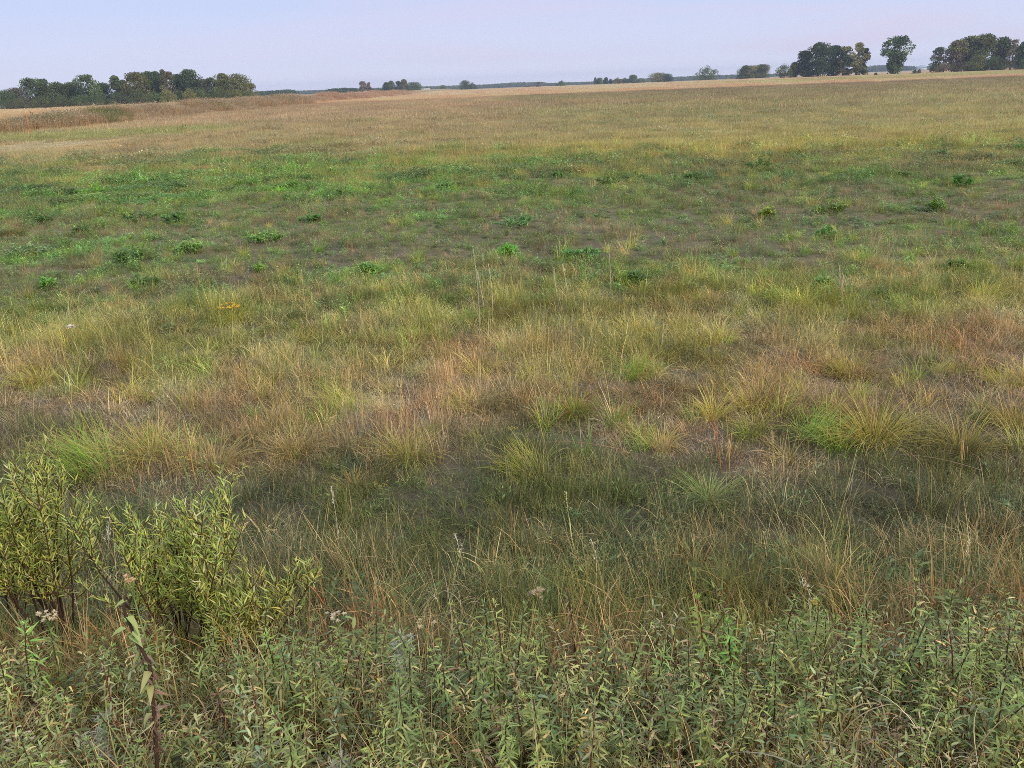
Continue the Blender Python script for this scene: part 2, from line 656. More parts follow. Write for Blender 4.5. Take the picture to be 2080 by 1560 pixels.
def f_tall():
    m = MB(); n = 26
    P, a = disc(n, .11)
    g = gray(n)
    blades(m, P, a + rng.normal(0, .9, n), rng.uniform(.0, .3, n), rng.uniform(.2, .5, n), rng.uniform(.0035, .0075, n),
           rng.uniform(.1, .9, n) + (rng.random(n) < .2) * rng.uniform(.6, 2, n), g, g * [1.2, 1.05, .85], segs=4)
    return m


def f_dry():
    m = MB(); n = 62
    P, a = disc(n, .17)
    P[:, 2] += rng.uniform(0, .05, n)
    g = gray(n, .6, 1.35)
    blades(m, P, rng.uniform(0, TAU, n), rng.uniform(.3, 1.4, n), rng.uniform(.08, .24, n), rng.uniform(.0024, .0055, n),
           rng.uniform(-.8, 1.6, n), g, g, segs=4)
    return m


def f_arch():
    m = MB(); n = 40
    P, a = disc(n, .12)
    g = gray(n)
    a0 = rng.uniform(0, TAU)
    az = np.where(rng.random(n) < .6, a0 + rng.normal(0, .6, n), a)
    blades(m, P, az, rng.uniform(.05, .5, n), rng.uniform(.2, .42, n), rng.uniform(.0045, .009, n),
           rng.uniform(.6, 1.9, n), g, g * [1.3, 1.1, .8], segs=5)
    return m


def f_weed():
    m = MB(); n = 90
    st = 9
    b, _ = disc(st, .16)
    hh = rng.uniform(.08, .24, st)
    k = rng.integers(0, st, n)
    t = rng.uniform(.25, 1, n)
    a = rng.uniform(0, TAU, n)
    P = b[k] + np.stack([0 * t, 0 * t, hh[k] * t], 1) + rng.normal(0, .012, (n, 3))
    D = np.stack([np.cos(a), np.sin(a), rng.uniform(-.2, .9, n)], 1)
    leaves(m, P, D, rng.uniform(.035, .085, n), rng.uniform(.009, .022, n), rng.uniform(0, .6, n), gray(n, .7, 1.3), rnd=rng.uniform(.3, 1, n))
    for i in range(st):
        blades(m, b[i:i + 1], rng.uniform(0, TAU, 1), .1, hh[i], .004, .1, gray(1, .5, .7), gray(1, .5, .7))
    return m


def f_low():
    m = MB(); n = 46
    P, a = disc(n, .15)
    P[:, 2] += rng.uniform(0, .12, n)
    D = np.stack([np.cos(a), np.sin(a), rng.uniform(.1, 1.6, n)], 1)
    leaves(m, P, D, rng.uniform(.025, .06, n), rng.uniform(.006, .014, n), rng.uniform(-.2, .5, n), gray(n, .7, 1.35))
    k = 18
    P, a = disc(k, .14)
    g = gray(k)
    blades(m, P, a, rng.uniform(0, .6, k), rng.uniform(.08, .22, k), .0042, rng.uniform(0, 1, k), g, g)
    return m


def f_curl():
    m = MB(); n = 26
    P, a = disc(n, .16)
    P[:, 2] += rng.uniform(0, .12, n)
    g = gray(n, .8, 1.5)
    blades(m, P, a, rng.uniform(.0, 1.1, n), rng.uniform(.12, .34, n), rng.uniform(.003, .007, n), rng.uniform(1.5, 6.0, n) * rng.choice([-1, 1], n),
           g, g, segs=9)
    return m


def f_shoot():
    m = MB()
    for j in range(3):
        h = rng.uniform(.14, .32)
        az = rng.uniform(0, TAU)
        b, _ = disc(1, .07)
        pts = path(b[0], az, rng.uniform(.05, .4), h, rng.uniform(-.2, .5), 6, .03)
        tube(m, pts, np.linspace(.0028, .0013, 6), (.45, .35, .3), 4)
        n = 24
        t = np.linspace(.2, 1, n)
        P = np.stack([np.interp(t * 5, np.arange(6), pts[:, i]) for i in range(3)], 1)
        a = np.arange(n) * 2.4 + rng.normal(0, .4, n)
        el = rng.normal(.15, .4, n) + .5 * t
        D = np.stack([np.cos(a) * np.cos(el), np.sin(a) * np.cos(el), np.sin(el)], 1)
        L = rng.uniform(.02, .042, n)
        leaves(m, P, D, L, L * rng.uniform(.16, .26, n), rng.uniform(0, .9, n), gray(n, .7, 1.5), fold=.35, rnd=rng.uniform(0, 1, n))
    return m


def f_litter():
    m = MB(); n = 60
    P, a = disc(n, .2)
    P[:, 2] += rng.uniform(.006, .03, n)
    g = gray(n, .45, 1.4)
    blades(m, P, rng.uniform(0, TAU, n), rng.uniform(1.35, 1.6, n), rng.uniform(.04, .15, n), rng.uniform(.003, .007, n), rng.uniform(-.5, .7, n), g, g, segs=3)
    return m


def f_tuft():
    m = MB(); n = 95
    P, a = disc(n, .085)
    g = gray(n, .75, 1.35)
    a0 = rng.uniform(0, TAU)
    az = np.where(rng.random(n) < .4, a0 + rng.normal(0, .7, n), a + rng.normal(0, .6, n))
    r = np.hypot(P[:, 0], P[:, 1]) / .085
    blades(m, P, az, rng.uniform(0, .3, n) + r * .35, rng.uniform(.12, .36, n), rng.uniform(.0035, .0075, n), rng.uniform(.2, 1.3, n) + (rng.random(n) < .25) * rng.uniform(.5, 1.8, n),
           g * [.78, .95, .74], g * [1.4, 1.24, 1.1], segs=4)
    return m


def f_mid():
    m = MB(); n = 170
    P, a = disc(n, .46)
    g = gray(n, .65, 1.35)
    blades(m, P, rng.uniform(0, TAU, n), rng.uniform(0, .7, n), rng.uniform(.12, .36, n), rng.uniform(.006, .011, n),
           rng.uniform(0, 1.4, n), g, g * [1.15, 1.05, .9], segs=2)
    return m


def f_midweed():
    m = MB(); n = 170
    P, a = disc(n, .42)
    hz = .30 * (1 - (np.hypot(P[:, 0], P[:, 1]) / .42) ** 2) + .05
    P[:, 2] += hz * rng.uniform(.3, 1, n)
    a = rng.uniform(0, TAU, n)
    D = np.stack([np.cos(a), np.sin(a), rng.uniform(-.1, .9, n)], 1)
    leaves(m, P, D, rng.uniform(.06, .14, n), rng.uniform(.018, .04, n), rng.uniform(0, .7, n), gray(n, .65, 1.35), rnd=rng.uniform(.3, 1, n))
    return m


def f_far():
    m = MB(); n = 190
    P, a = disc(n, 1.5)
    g = gray(n, .7, 1.3)
    blades(m, P, rng.uniform(0, TAU, n), rng.uniform(0, .5, n), rng.uniform(.2, .5, n), rng.uniform(.02, .04, n),
           rng.uniform(0, 1., n), g, g * [1.12, 1.04, .92], segs=2)
    return m


def f_vfar():
    m = MB(); n = 220
    P, a = disc(n, 5.5)
    g = gray(n, .75, 1.25)
    blades(m, P, rng.uniform(0, TAU, n), rng.uniform(0, .4, n), rng.uniform(.15, .38, n), rng.uniform(.08, .16, n),
           rng.uniform(0, .8, n), g, g * [1.1, 1.03, .93], segs=2)
    return m


def f_bank():
    m = MB(); n = 130
    P, a = disc(n, .8)
    g = gray(n, .85, 1.12)
    blades(m, P, a, rng.uniform(0, .25, n), rng.uniform(.5, 1.15, n), rng.uniform(.012, .03, n), rng.uniform(0, .7, n), g, g * [1.1, 1, .95], segs=3)
    k = 110
    P, a = disc(k, .8)
    P[:, 2] += rng.uniform(.2, 1.05, k)
    D = np.stack([np.cos(a), np.sin(a), rng.uniform(-.5, 1.2, k)], 1)
    leaves(m, P, D, rng.uniform(.08, .18, k), rng.uniform(.025, .06, k), .3, gray(k, .85, 1.12))
    return m


for key, cnt, fn in (('fine', 7, f_fine), ('tall', 5, f_tall), ('dry', 7, f_dry), ('arch', 6, f_arch), ('weed', 6, f_weed), ('low', 5, f_low),
                     ('curl', 4, f_curl), ('shoot', 8, f_shoot), ('litter', 5, f_litter), ('tuft', 8, f_tuft), ('mid', 6, f_mid), ('midweed', 4, f_midweed), ('far', 5, f_far), ('vfar', 4, f_vfar), ('bank', 5, f_bank)):
    family(key, cnt, fn)

pcol = bpy.data.collections.new('grass_patches')
for i, me in enumerate(PR):
    o = bpy.data.objects.new('patch_%03d' % i, me)
    pcol.objects.link(o)


def scatter_tree():
    g = bpy.data.node_groups.new('scatter', 'GeometryNodeTree')
    g.interface.new_socket('Geometry', in_out='INPUT', socket_type='NodeSocketGeometry')
    g.interface.new_socket('Geometry', in_out='OUTPUT', socket_type='NodeSocketGeometry')
    gi, go = g.nodes.new('NodeGroupInput'), g.nodes.new('NodeGroupOutput')
    ci = g.nodes.new('GeometryNodeCollectionInfo')
    ci.inputs['Collection'].default_value = pcol
    ci.inputs['Separate Children'].default_value = True
    ci.inputs['Reset Children'].default_value = True
    ip = g.nodes.new('GeometryNodeInstanceOnPoints')
    ip.inputs['Pick Instance'].default_value = True

    def na(name, dt):
        n = g.nodes.new('GeometryNodeInputNamedAttribute')
        n.data_type = dt
        n.inputs['Name'].default_value = name
        return n.outputs['Attribute']
    g.links.new(gi.outputs[0], ip.inputs['Points'])
    g.links.new(ci.outputs[0], ip.inputs['Instance'])
    g.links.new(na('idx', 'INT'), ip.inputs['Instance Index'])
    g.links.new(na('rot', 'FLOAT_VECTOR'), ip.inputs['Rotation'])
    g.links.new(na('scl', 'FLOAT_VECTOR'), ip.inputs['Scale'])
    g.links.new(ip.outputs[0], go.inputs[0])
    return g


SCAT = scatter_tree()


def scatter_obj(name, x, y, idx, scl, tint, dry, frac, label, tiltmax=.12, z=None):
    n = len(x)
    me = bpy.data.meshes.new(name)
    me.vertices.add(n)
    zz = H(x, y) if z is None else z
    me.vertices.foreach_set('co', np.stack([x, y, zz], 1).ravel())
    rot = np.stack([rng.normal(0, tiltmax, n), rng.normal(0, tiltmax, n), rng.uniform(0, TAU, n)], 1)

    def at(nm, dt, key, arr):
        a = me.attributes.new(nm, dt, 'POINT')
        a.data.foreach_set(key, arr)
    at('idx', 'INT', 'value', idx.astype(np.int32))
    at('rot', 'FLOAT_VECTOR', 'vector', rot.ravel().astype(np.float32))
    if scl.ndim == 1: scl = np.stack([scl, scl, scl], 1)
    at('scl', 'FLOAT_VECTOR', 'vector', scl.ravel().astype(np.float32))
    at('tint', 'FLOAT_COLOR', 'color', np.hstack([tint, np.ones((n, 1))]).ravel().astype(np.float32))
    at('dry', 'FLOAT_COLOR', 'color', np.hstack([dry, np.ones((n, 1))]).ravel().astype(np.float32))
    at('frac', 'FLOAT', 'value', frac.astype(np.float32))
    o = bpy.data.objects.new(name, me)
    C.objects.link(o)
    md = o.modifiers.new('scatter', 'NODES')
    md.node_group = SCAT
    tag(o, label, 'grass', None, 'stuff')
    return o


def shell(r0, r1, dens, az=44):
    n = int(R(az) * (r1 * r1 - r0 * r0) * dens)
    r = np.sqrt(rng.uniform(r0 * r0, r1 * r1, n))
    a = np.radians(rng.uniform(-az, az, n))
    return r * np.sin(a), r * np.cos(a)


def pick(keys, w):
    """w: (n, k) weights -> prototype index per point"""
    n = len(w)
    c = np.cumsum(w / w.sum(1, keepdims=True), 1)
    u = rng.random(n)
    k = (u[:, None] > c).sum(1).clip(0, len(keys) - 1)
    res = np.zeros(n, int)
    for i, key in enumerate(keys):
        m = k == i
        res[m] = rng.choice(KIND[key], m.sum())
    return res, k


def jitter(c, s=.12):
    n = len(c)
    v = rng.normal(1, s, (n, 1)); w = rng.normal(0, s * .5, (n, 1))
    return np.clip(c * v * np.hstack([1 + w, np.ones((n, 1)), 1 - w]), .004, .8)


def near_grass():
    X, Y = [], []
    for r0, r1, d in ((.9, 3.3, 125), (3.3, 6.5, 170), (6.5, 12, 115), (12, 24, 62), (24, 34, 26)):
        x, y = shell(r0, r1, d, 66 if r1 < 4 else 58 if r1 < 7 else 50 if r1 < 13 else 46)
        X.append(x); Y.append(y)
    x, y = np.concatenate(X), np.concatenate(Y)
    r = np.hypot(x, y)
    # leave small bare gaps
    gap = fbm(x, y, .55, .4, 111, 3)
    lim = np.interp(r, [1, 3, 4.7, 5.2, 7.2, 8, 12, 22], [.0, .05, .1, .27, .30, .26, .22, .2])
    bare = gap <= lim * .95
    main, sec, fr, g, tr = zone(x, y)
    yw = y * (1 + (fbm(x, y, 1.1, .8, 121) - .5) * .22)
    keys = ['fine', 'tall', 'dry', 'arch', 'weed', 'low', 'curl']
    W = np.zeros((len(x), 7))
    tabw = [(1.0, (1, 1, 3.5, .6, .3, 1.0, 2.4)), (1.9, (1, 2.2, 3, .8, .4, 1.3, .8)), (2.6, (2.2, 3.2, 1.6, 1, .6, 2.2, .25)), (3.3, (4, 2.4, .8, 1.2, .1, 3.0, .08)),
            (4.7, (4, 1.6, .8, .5, .0, 2.2, .02)), (5.3, (2, .4, 3.4, 1.0, .0, .8, .02)), (6.8, (1.5, .5, 3.6, 1.6, .0, .6, .0)),
            (7.8, (2, 1.0, 1.2, 3.6, .0, .5, .0)), (8.8, (2.4, .9, .8, 3.4, .0, .8, 0)), (10.4, (2.6, .5, .8, 1.8, .9, 2.2, 0)), (12., (2.6, .2, 1.0, .9, 2.2, 3.4, 0)),
            (22., (2.4, .1, 1.2, .6, 1.8, 3.0, 0)), (26, (3, .3, 1, 1, .4, 2, 0)), (40., (4, .8, 1, 1, .0, 1, 0))]
    ly = np.log([t[0] for t in tabw])
    for i in range(7):
        W[:, i] = np.interp(np.log(np.maximum(yw, 1)), ly, [t[1][i] for t in tabw])
    W[:, 4] += 9 * g
    W *= np.exp(1.3 * (np.stack([fbm(x, y, .7, .5, 130 + 5 * i, 2) for i in range(7)], 1) - .5) * 2)
    idx, k = pick(keys, W)
    idx = np.where(bare, rng.choice(KIND['litter'], len(x)), idx)
    k = np.where(bare, 2, k)
    s = rng.uniform(.75, 1.25, len(x))
    s *= np.interp(r, [1, 5, 12, 20, 34], [1, 1, 1.15, 1.45, 1.8])
    s *= np.interp(np.maximum(yw, 1), [1, 2.4, 3.2, 4.2, 5.0, 5.8, 7, 8, 11, 12.5, 22, 28], [.7, .78, .8, .7, .55, .58, .62, .62, .56, .42, .46, .7])
    mound = np.clip(.1 + 1.8 * fbm(x, y, .5 + r * .012, .42 + r * .01, 181, 2), .45, 1.6) ** ss(3.0, 5.0, r)
    sv = np.stack([s, s, s * rng.uniform(.85, 1.2, len(x)) * mound], 1)
    cl = fbm(x, y, .42, .34, 171, 3); cl2 = fbm(x, y, .9, .6, 173, 2)
    bz = (.55 + .9 * cl)[:, None]
    main = main * bz * np.where((cl2 > .58)[:, None], np.array([1.12, 1.08, .86]), 1)
    sec = sec * (.65 + .7 * cl)[:, None]
    fr = np.clip(fr + (cl2 - .5) * -1.1 + (fbm(x, y, .25, .2, 175, 2) - .5) * .5, 0, 1)
    tint = jitter(main, .16); dry = jitter(sec, .16)
    isd = k == 2
    fr = np.clip(fr + np.where(isd, .35, 0) + np.where(k == 6, .5, 0) - np.where((k == 4) | (k == 5), .25, 0) + rng.normal(0, .12, len(x)), 0, 1)
    lf = (k == 4) | (k == 5)
    tint[lf] = tint[lf] * np.where((rng.random((lf.sum(), 1)) < .3), [1.15, 1.32, 1.2], [.88, 1.06, .94])
    scatter_obj('meadow_grass', x, y, idx, sv, tint, dry, fr, 'mixed green and straw meadow grass with low weeds filling the near field')


def tufts():
    """nameless small tufts between the tussocks that stand out"""
    P = []
    for r0, r1, d in ((4.8, 8.5, 4.6), (8.5, 13, 3.4), (13, 30, .7)):
        x, y = shell(r0, r1, d, 50)
        P.append((x, y))
    x, y = np.concatenate([p[0] for p in P]), np.concatenate([p[1] for p in P])
    keep = (y > 4.9) & (rng.random(len(x)) < .25 + 1.1 * ss(.35, .65, fbm(x, y, 1.6, 1.2, 191, 2)))
    x, y = x[keep], y[keep]
    n = len(x)
    main, sec, fr, g, tr = zone(x, y)
    grn = np.array(lin(112, 140, 62)) * KALB; yel = np.array(lin(150, 156, 78)) * KALB; stw = np.array(lin(156, 144, 96)) * KALB
    k = rng.choice(3, n, p=[.42, .36, .22])
    t = np.stack([grn, yel, stw])[k] * .72 + main * .28
    r = np.hypot(x, y)
    s = rng.uniform(.45, 1.25, n) * np.interp(r, [5, 9, 14, 30], [.95, 1., .95, 1.2])
    scatter_obj('grass_tufts', x, y, rng.choice(KIND['tuft'], n), s, jitter(t, .14), jitter(sec * [.88, .92, .95], .14), rng.uniform(.0, .38, n),
                'countless small ragged grass tufts with green bases and straw tips across the meadow')


def mid_grass():
    x1, y1 = shell(24, 42, 15, 45)
    x2, y2 = shell(42, 75, 6.0, 44)
    x, y = np.concatenate([x1, x2]), np.concatenate([y1, y2])
    r = np.hypot(x, y)
    main, sec, fr, g, tr = zone(x, y)
    W = np.stack([np.full(len(x), 1.), .02 + 3.5 * g], 1)
    idx, k = pick(['mid', 'midweed'], W)
    s = rng.uniform(.7, 1.25, len(x)) * np.interp(r, [24, 75], [.8, 1.25])
    sv = np.stack([s * 1.1, s * 1.1, s * np.interp(r, [24, 40, 75], [.75, .9, .9]) * (1 - .72 * tr) * np.clip(.2 + 1.6 * fbm(x, y, 1.6, 1.5, 183, 2), .5, 1.5)], 1)
    scatter_obj('field_grass', x, y, idx, sv, jitter(main, .14), jitter(sec, .14), np.clip(fr + rng.normal(0, .15, len(x)), 0, 1),
                'tawny and olive grass covering the middle of the field', .05)


def far_grass():
    x, y = shell(70, 260, .62, 42)
    main, sec, fr, g, tr = zone(x, y)
    idx, _ = pick(['far'], np.ones((len(x), 1)))
    r = np.hypot(x, y)
    s = rng.uniform(.7, 1.3, len(x))
    a = (x, y, idx, s, jitter(main, .12), jitter(sec, .12), fr)
    x, y = shell(250, 900, .045, 42)
    main, sec, fr, g, tr = zone(x, y)
    idx, _ = pick(['vfar'], np.ones((len(x), 1)))
    s = rng.uniform(.6, 1.1, len(x))
    b = (x, y, idx, s, jitter(main, .1), jitter(sec, .1), fr)
    c = [np.concatenate(t) for t in zip(a, b)]
    scatter_obj('distant_grass', *c, 'pale orange-tan grass of the far field up to the trees', .012)


def bank_grass():
    n = 5200
    y = np.exp(rng.uniform(np.log(60), np.log(420), n))
    x = rng.uniform(-59, -44.5, n) + (fbm(y, y * 0, 12, 12, 141) - .5) * 4
    hh = fbm(x, y, 5, 9, 151, 3)
    keep = (rng.random(n) < ss(.22, .5, hh)) | (y > 150)
    x, y, hh = x[keep], y[keep], hh[keep]
    n = len(x)
    green = fbm(x, y, 7, 10, 161, 3)
    dk = np.array(lin(138, 128, 110)) * 1.85
    gr = np.array(lin(104, 106, 72)) * 1.9
    pale = np.array(lin(196, 178, 156)) * 1.7
    t = np.where((green > .62)[:, None], gr, dk)
    w = ss(130, 260, y)[:, None]
    t = t * (1 - w) + (np.array(lin(152, 134, 122)) * 1.7) * w
    top = ss(-51.5, -54, x)[:, None]
    t = t * (1 - top) + pale * top
    idx, _ = pick(['bank'], np.ones((n, 1)))
    s = rng.uniform(.7, 1.15, n) * (.65 + .7 * ss(.3, .7, hh)) * np.interp(y, [60, 100, 420], [1.05, 1.15, 1.1])
    sv = np.stack([s * 1.1, s * 1.1, s * np.where(top[:, 0] > .5, .6, .85)], 1)
    scatter_obj('bank_weeds', x, y, idx, sv, jitter(t, .12), jitter(t * 1.25, .12), np.full(n, .35),
                'tall purple-brown dried weeds along the low bank at the left edge')


MILK_Y = 1.62


def undergrowth():
    n = 2900
    y = rng.uniform(1.05, 2.65, n); x = rng.uniform(-1, 1, n) * (1.4 + y * 1.1)
    d_ = ray(300, 1400)
    clear = (np.abs(x / y - d_.x / d_.y) < .075) & (y < MILK_Y + .05)
    keep = ~clear & (rng.random(n) < (1 - ss(2.1, 2.6, y + (vn(x * 1.8, y * 0, 5) - .5) * .6)) * (.45 + .55 * ss(.3, .6, vn(x * 2.3, y * 2.3, 87))))
    x, y = x[keep], y[keep]
    n = len(x)
    cols = np.array([lin(108, 126, 82), lin(124, 140, 88), lin(96, 112, 76), lin(130, 140, 106), lin(140, 146, 112)]) * 1.6
    tint = cols[rng.integers(0, 5, n)]
    dry = np.array([lin(164, 148, 124), lin(122, 102, 86), lin(164, 156, 116)])[rng.integers(0, 3, n)] * 1.7
    idx = rng.choice(KIND['shoot'], n)
    c = rng.random(n) < np.interp(y, [1.05, 1.5, 1.62, 1.9], [.65, .5, .22, .05])
    idx = np.where(c, rng.choice(KIND['curl'], n), idx)
    fr = np.where(c, .95, rng.choice([.06, .12, .4, .9], n, p=[.72, .18, .06, .04]))
    s_ = rng.uniform(.65, 1.1, n) * np.interp(y, [1.05, 1.6, 2.6], [.75, 1.0, 1.1])
    scatter_obj('thicket_undergrowth', x, y, idx, s_, jitter(tint, .12), jitter(dry, .12), fr, 'tangled low leafy shoots and pale curled dead leaves filling the foreground thicket', .12)


undergrowth()
near_grass()
tufts()
mid_grass()
far_grass()
bank_grass()

# ------------------------------------------------------------------ trees
DKG, MIDG, OLV, PALE, GRYB = lin(74, 94, 62), lin(96, 114, 66), lin(126, 130, 78), lin(150, 148, 96), lin(122, 114, 98)


def make_tree(h, w, style='round', col=MIDG, dens=1.0, bole=.12, seed=0, col2=None, airy=0.0):
    """returns trunk and crown builders, base at the origin"""
    rg = np.random.default_rng(seed)
    T, K = MB(), MB()
    bk = np.array(bark_col)
    tr = h * .022 + .08
    ntop = h * (.62 if style != 'columnar' else .85)
    lean = rg.normal(0, .03, 2)
    pts = np.array([[lean[0] * z + .01 * h * math.sin(z / h * 5 + seed), lean[1] * z, z] for z in np.linspace(-.3, ntop, 8)])
    tube(T, pts, np.linspace(tr * 1.35, tr * .35, 8), bk, 7)
    lobes = []
    z0 = h * bole
    n = {'round': 34, 'oval': 34, 'columnar': 18, 'flat': 34, 'bush': 26, 'lone': 40, 'ragged': 26}[style]
    n = int(n * 1.45 * (.8 + .2 * dens)); w *= 1.12
    for i in range(n):
        t = (i + .5) / n
        if style == 'columnar':
            z = z0 + (h - z0) * t
            env = w * .5 * (math.sin(math.pi * min(1, t * .92 + .12)) ** .6)
            rl = w * rg.uniform(.2, .32)
        elif style == 'bush':
            t = rg.uniform(0, .78)
            z = h * (.12 + .8 * t)
            env = w * .5 * math.sqrt(max(.02, 1 - (t / .85) ** 2))
            rl = h * rg.uniform(.13, .24)
        elif style == 'lone':
            t = rg.random()
            z = z0 + (h - z0) * t
            env = w * .5 * (np.interp(t, [0, .2, .45, .62, .85, 1], [.34, .42, .5, .98, .95, .5]))
            rl = w * rg.uniform(.08, .15)
        elif style == 'flat':
            t = rg.random()
            z = z0 + (h - z0) * (t ** .8)
            env = w * .5 * np.interp(t, [0, .3, .7, 1], [.55, .9, 1, .72])
            rl = w * rg.uniform(.12, .2)
        else:
            t = rg.random()
            z = z0 + (h - z0) * t
            env = w * .5 * np.interp(t, [0, .35, .7, .88, 1], [.85, 1, .9, .62, .3])
            rl = w * rg.uniform(.15, .26) if style != 'ragged' else w * rg.uniform(.12, .2)
        a = rg.uniform(0, TAU)
        q = env * math.sqrt(rg.uniform(.15, 1)) * .88
        z = min(z, h - rl * .7)
        lobes.append((math.cos(a) * max(0, q - rl * .3), math.sin(a) * max(0, q - rl * .3), max(z, rl * .6), rl))
    lobes.append((0, 0, h - w * .09, w * .09))
    for (x, y, z, rl) in lobes:                       # limbs reach the leaf clumps
        zs = max(h * bole * .7, z * rg.uniform(.35, .62))
        zs = min(zs, ntop * .95)
        st = np.array([np.interp(zs, pts[:, 2], pts[:, 0]), np.interp(zs, pts[:, 2], pts[:, 1]), zs])
        en = np.array([x, y, z])
        mid = (st + en) / 2 + [0, 0, -abs(z - zs) * .12]
        if rg.random() < .75:
            tube(T, [st, mid, en], [tr * .34, tr * .2, tr * .07], bk, 4)
    ls = np.clip(h * .045, .2, 1.0)
    for (x, y, z, rl) in lobes:
        m = int(120 * dens * (rl / (w * .15)) ** 1.2)
        m = max(30, min(m, 240))
        d = nrm(rg.normal(0, 1, (m, 3)))
        rr = rl * rg.uniform(.35, 1.12, m) ** .6
        sq = np.array([1, 1, .78])
        P = np.array([x, y, z]) + d * rr[:, None] * sq
        if airy > 0:
            kp = rg.random(m) > airy
            P, d = P[kp], d[kp]; m = len(P)
        if m == 0: continue
        A = nrm(rg.normal(0, 1, (m, 3)) + d * .4)
        B = nrm(np.cross(A, rg.normal(0, 1, (m, 3))))
        s = ls * rg.uniform(.6, 1.3, m)
        c0 = np.array(col if col2 is None or rg.random() < .55 else col2)
        lv = rg.uniform(.68, 1.38)
        cc = c0 * lv * rg.uniform(.72, 1.3, (m, 1)) * (1 + rg.normal(0, .05, (m, 3)))
        a1, b1 = A * s[:, None] * .5, B * s[:, None] * .38
        nn = np.cross(A, B) * s[:, None] * .18
        V = np.stack([P - a1, P + b1 + nn, P + a1, P - b1 + nn], 1).reshape(-1, 3)
        q = np.arange(m * 4).reshape(-1, 4)
        K.add(V, q, None, np.repeat(np.clip(cc, .005, .7), 4, 0))
    if K.n == 0:
        K.add([[0, 0, h], [0.1, 0, h], [0, .1, h]], None, [[0, 1, 2]], col)
    return T, K


bark_col = (.10, .085, .07)


def tree(px, base, top, wpx, dist, label, style='round', col=MIDG, seed=0, name='tree', cat='tree', group=None, dens=1., wide=1., bole=.1, col2=None, airy=0., dz=0.):
    x, y, _ = at_dist(px, base, dist)
    z0 = float(H(x, y)) + dz
    d = ray(px, top)
    ztop = CAM_Z + d.z * dist / math.hypot(d.x, d.y)
    h = max(ztop - z0, 1.2)
    zc = math.cos(R(PITCH)) * y + math.sin(R(PITCH)) * (CAM_Z - h / 2)
    w = wpx * wide / F * zc
    o = thing(name, label, cat, (x, y, z0 - .1), random.uniform(0, TAU), group)
    T, K = make_tree(h, w, style, tuple(c * 1.2 for c in col), dens, bole, seed + 100, col2, airy)
    obj('trunk', T, M_STEM, o)
    obj('crown', K, M_CROWN, o)
    return o


GW = 'trees of the dark wood on the left'
LW = [  # px, base, top, width px, distance, style, colour, label
    (14, 222, 183, 40, 480, 'round', DKG, 'low dark tree at the left edge of the picture, outermost of the left wood'),
    (42, 221, 178, 34, 500, 'round', GRYB, 'low greyish tree left of the tall dark oak in the left wood'),
    (78, 219, 158, 36, 480, 'flat', DKG, 'tall broad dark tree standing above the low left end of the wood'),
    (97, 218, 160, 18, 485, 'round', DKG, 'narrow dark tree touching the right side of the tall broad one'),
    (122, 216, 167, 34, 500, 'round', MIDG, 'even green rounded tree right of the narrow dark one in the left wood'),
    (150, 215, 167, 30, 500, 'round', MIDG, 'short green tree in the dip before the tall ragged tree'),
    (186, 214, 151, 36, 490, 'ragged', MIDG, 'tall ragged tree with open top leaning right in the left wood'),
    (216, 213, 168, 30, 500, 'round', DKG, 'low dark tree in the gap right of the tall ragged tree'),
    (243, 212, 153, 16, 490, 'columnar', MIDG, 'slim pointed tree rising alone from the middle of the left wood'),
    (258, 211, 162, 16, 500, 'columnar', DKG, 'small slim dark tree right of the pointed one'),
    (284, 210, 147, 36, 480, 'round', OLV, 'tall paler green tree with broken top left of the dark peaks'),
    (312, 209, 144, 28, 490, 'oval', DKG, 'tall dark tree forming the first dark peak of the wood'),
    (326, 208, 145, 22, 500, 'oval', DKG, 'dark tree tight between the first dark peak and the thin spire'),
    (341, 208, 141, 10, 480, 'columnar', GRYB, 'thin spire-like tree sticking up highest in the wood'),
    (352, 207, 145, 17, 485, 'ragged', lin(116, 104, 84), 'thin reddish-brown tree beside the thin spire'),
    (368, 206, 151, 26, 500, 'round', DKG, 'flat-topped dark tree between the reddish one and the highest dark crown'),
    (391, 205, 141, 30, 490, 'oval', DKG, 'high dark crown with a point, last tall peak of the left wood'),
    (412, 204, 160, 24, 500, 'round', GRYB, 'lower greyish tree right of the last dark peak'),
    (434, 203, 157, 24, 500, 'ragged', DKG, 'small dark pointed tree before the pale right end of the wood'),
    (458, 201, 149, 30, 490, 'round', OLV, 'olive tree with feathery top near the right end of the wood'),
    (486, 199, 150, 44, 485, 'round', OLV, 'wide olive rounded tree, biggest at the right end of the wood'),
    (509, 197, 168, 22, 480, 'ragged', PALE, 'pale thin tree at the very right end of the left wood')]
calm = lambda c: tuple(a * .55 + b * .45 for a, b in zip(c, lin(88, 104, 72)))
for i, t in enumerate(LW):
    tree(*t[:5], t[7], t[5], calm(t[6]), seed=i, group=GW, name='wood_tree', dens=.9, bole=.03, wide=1.5)
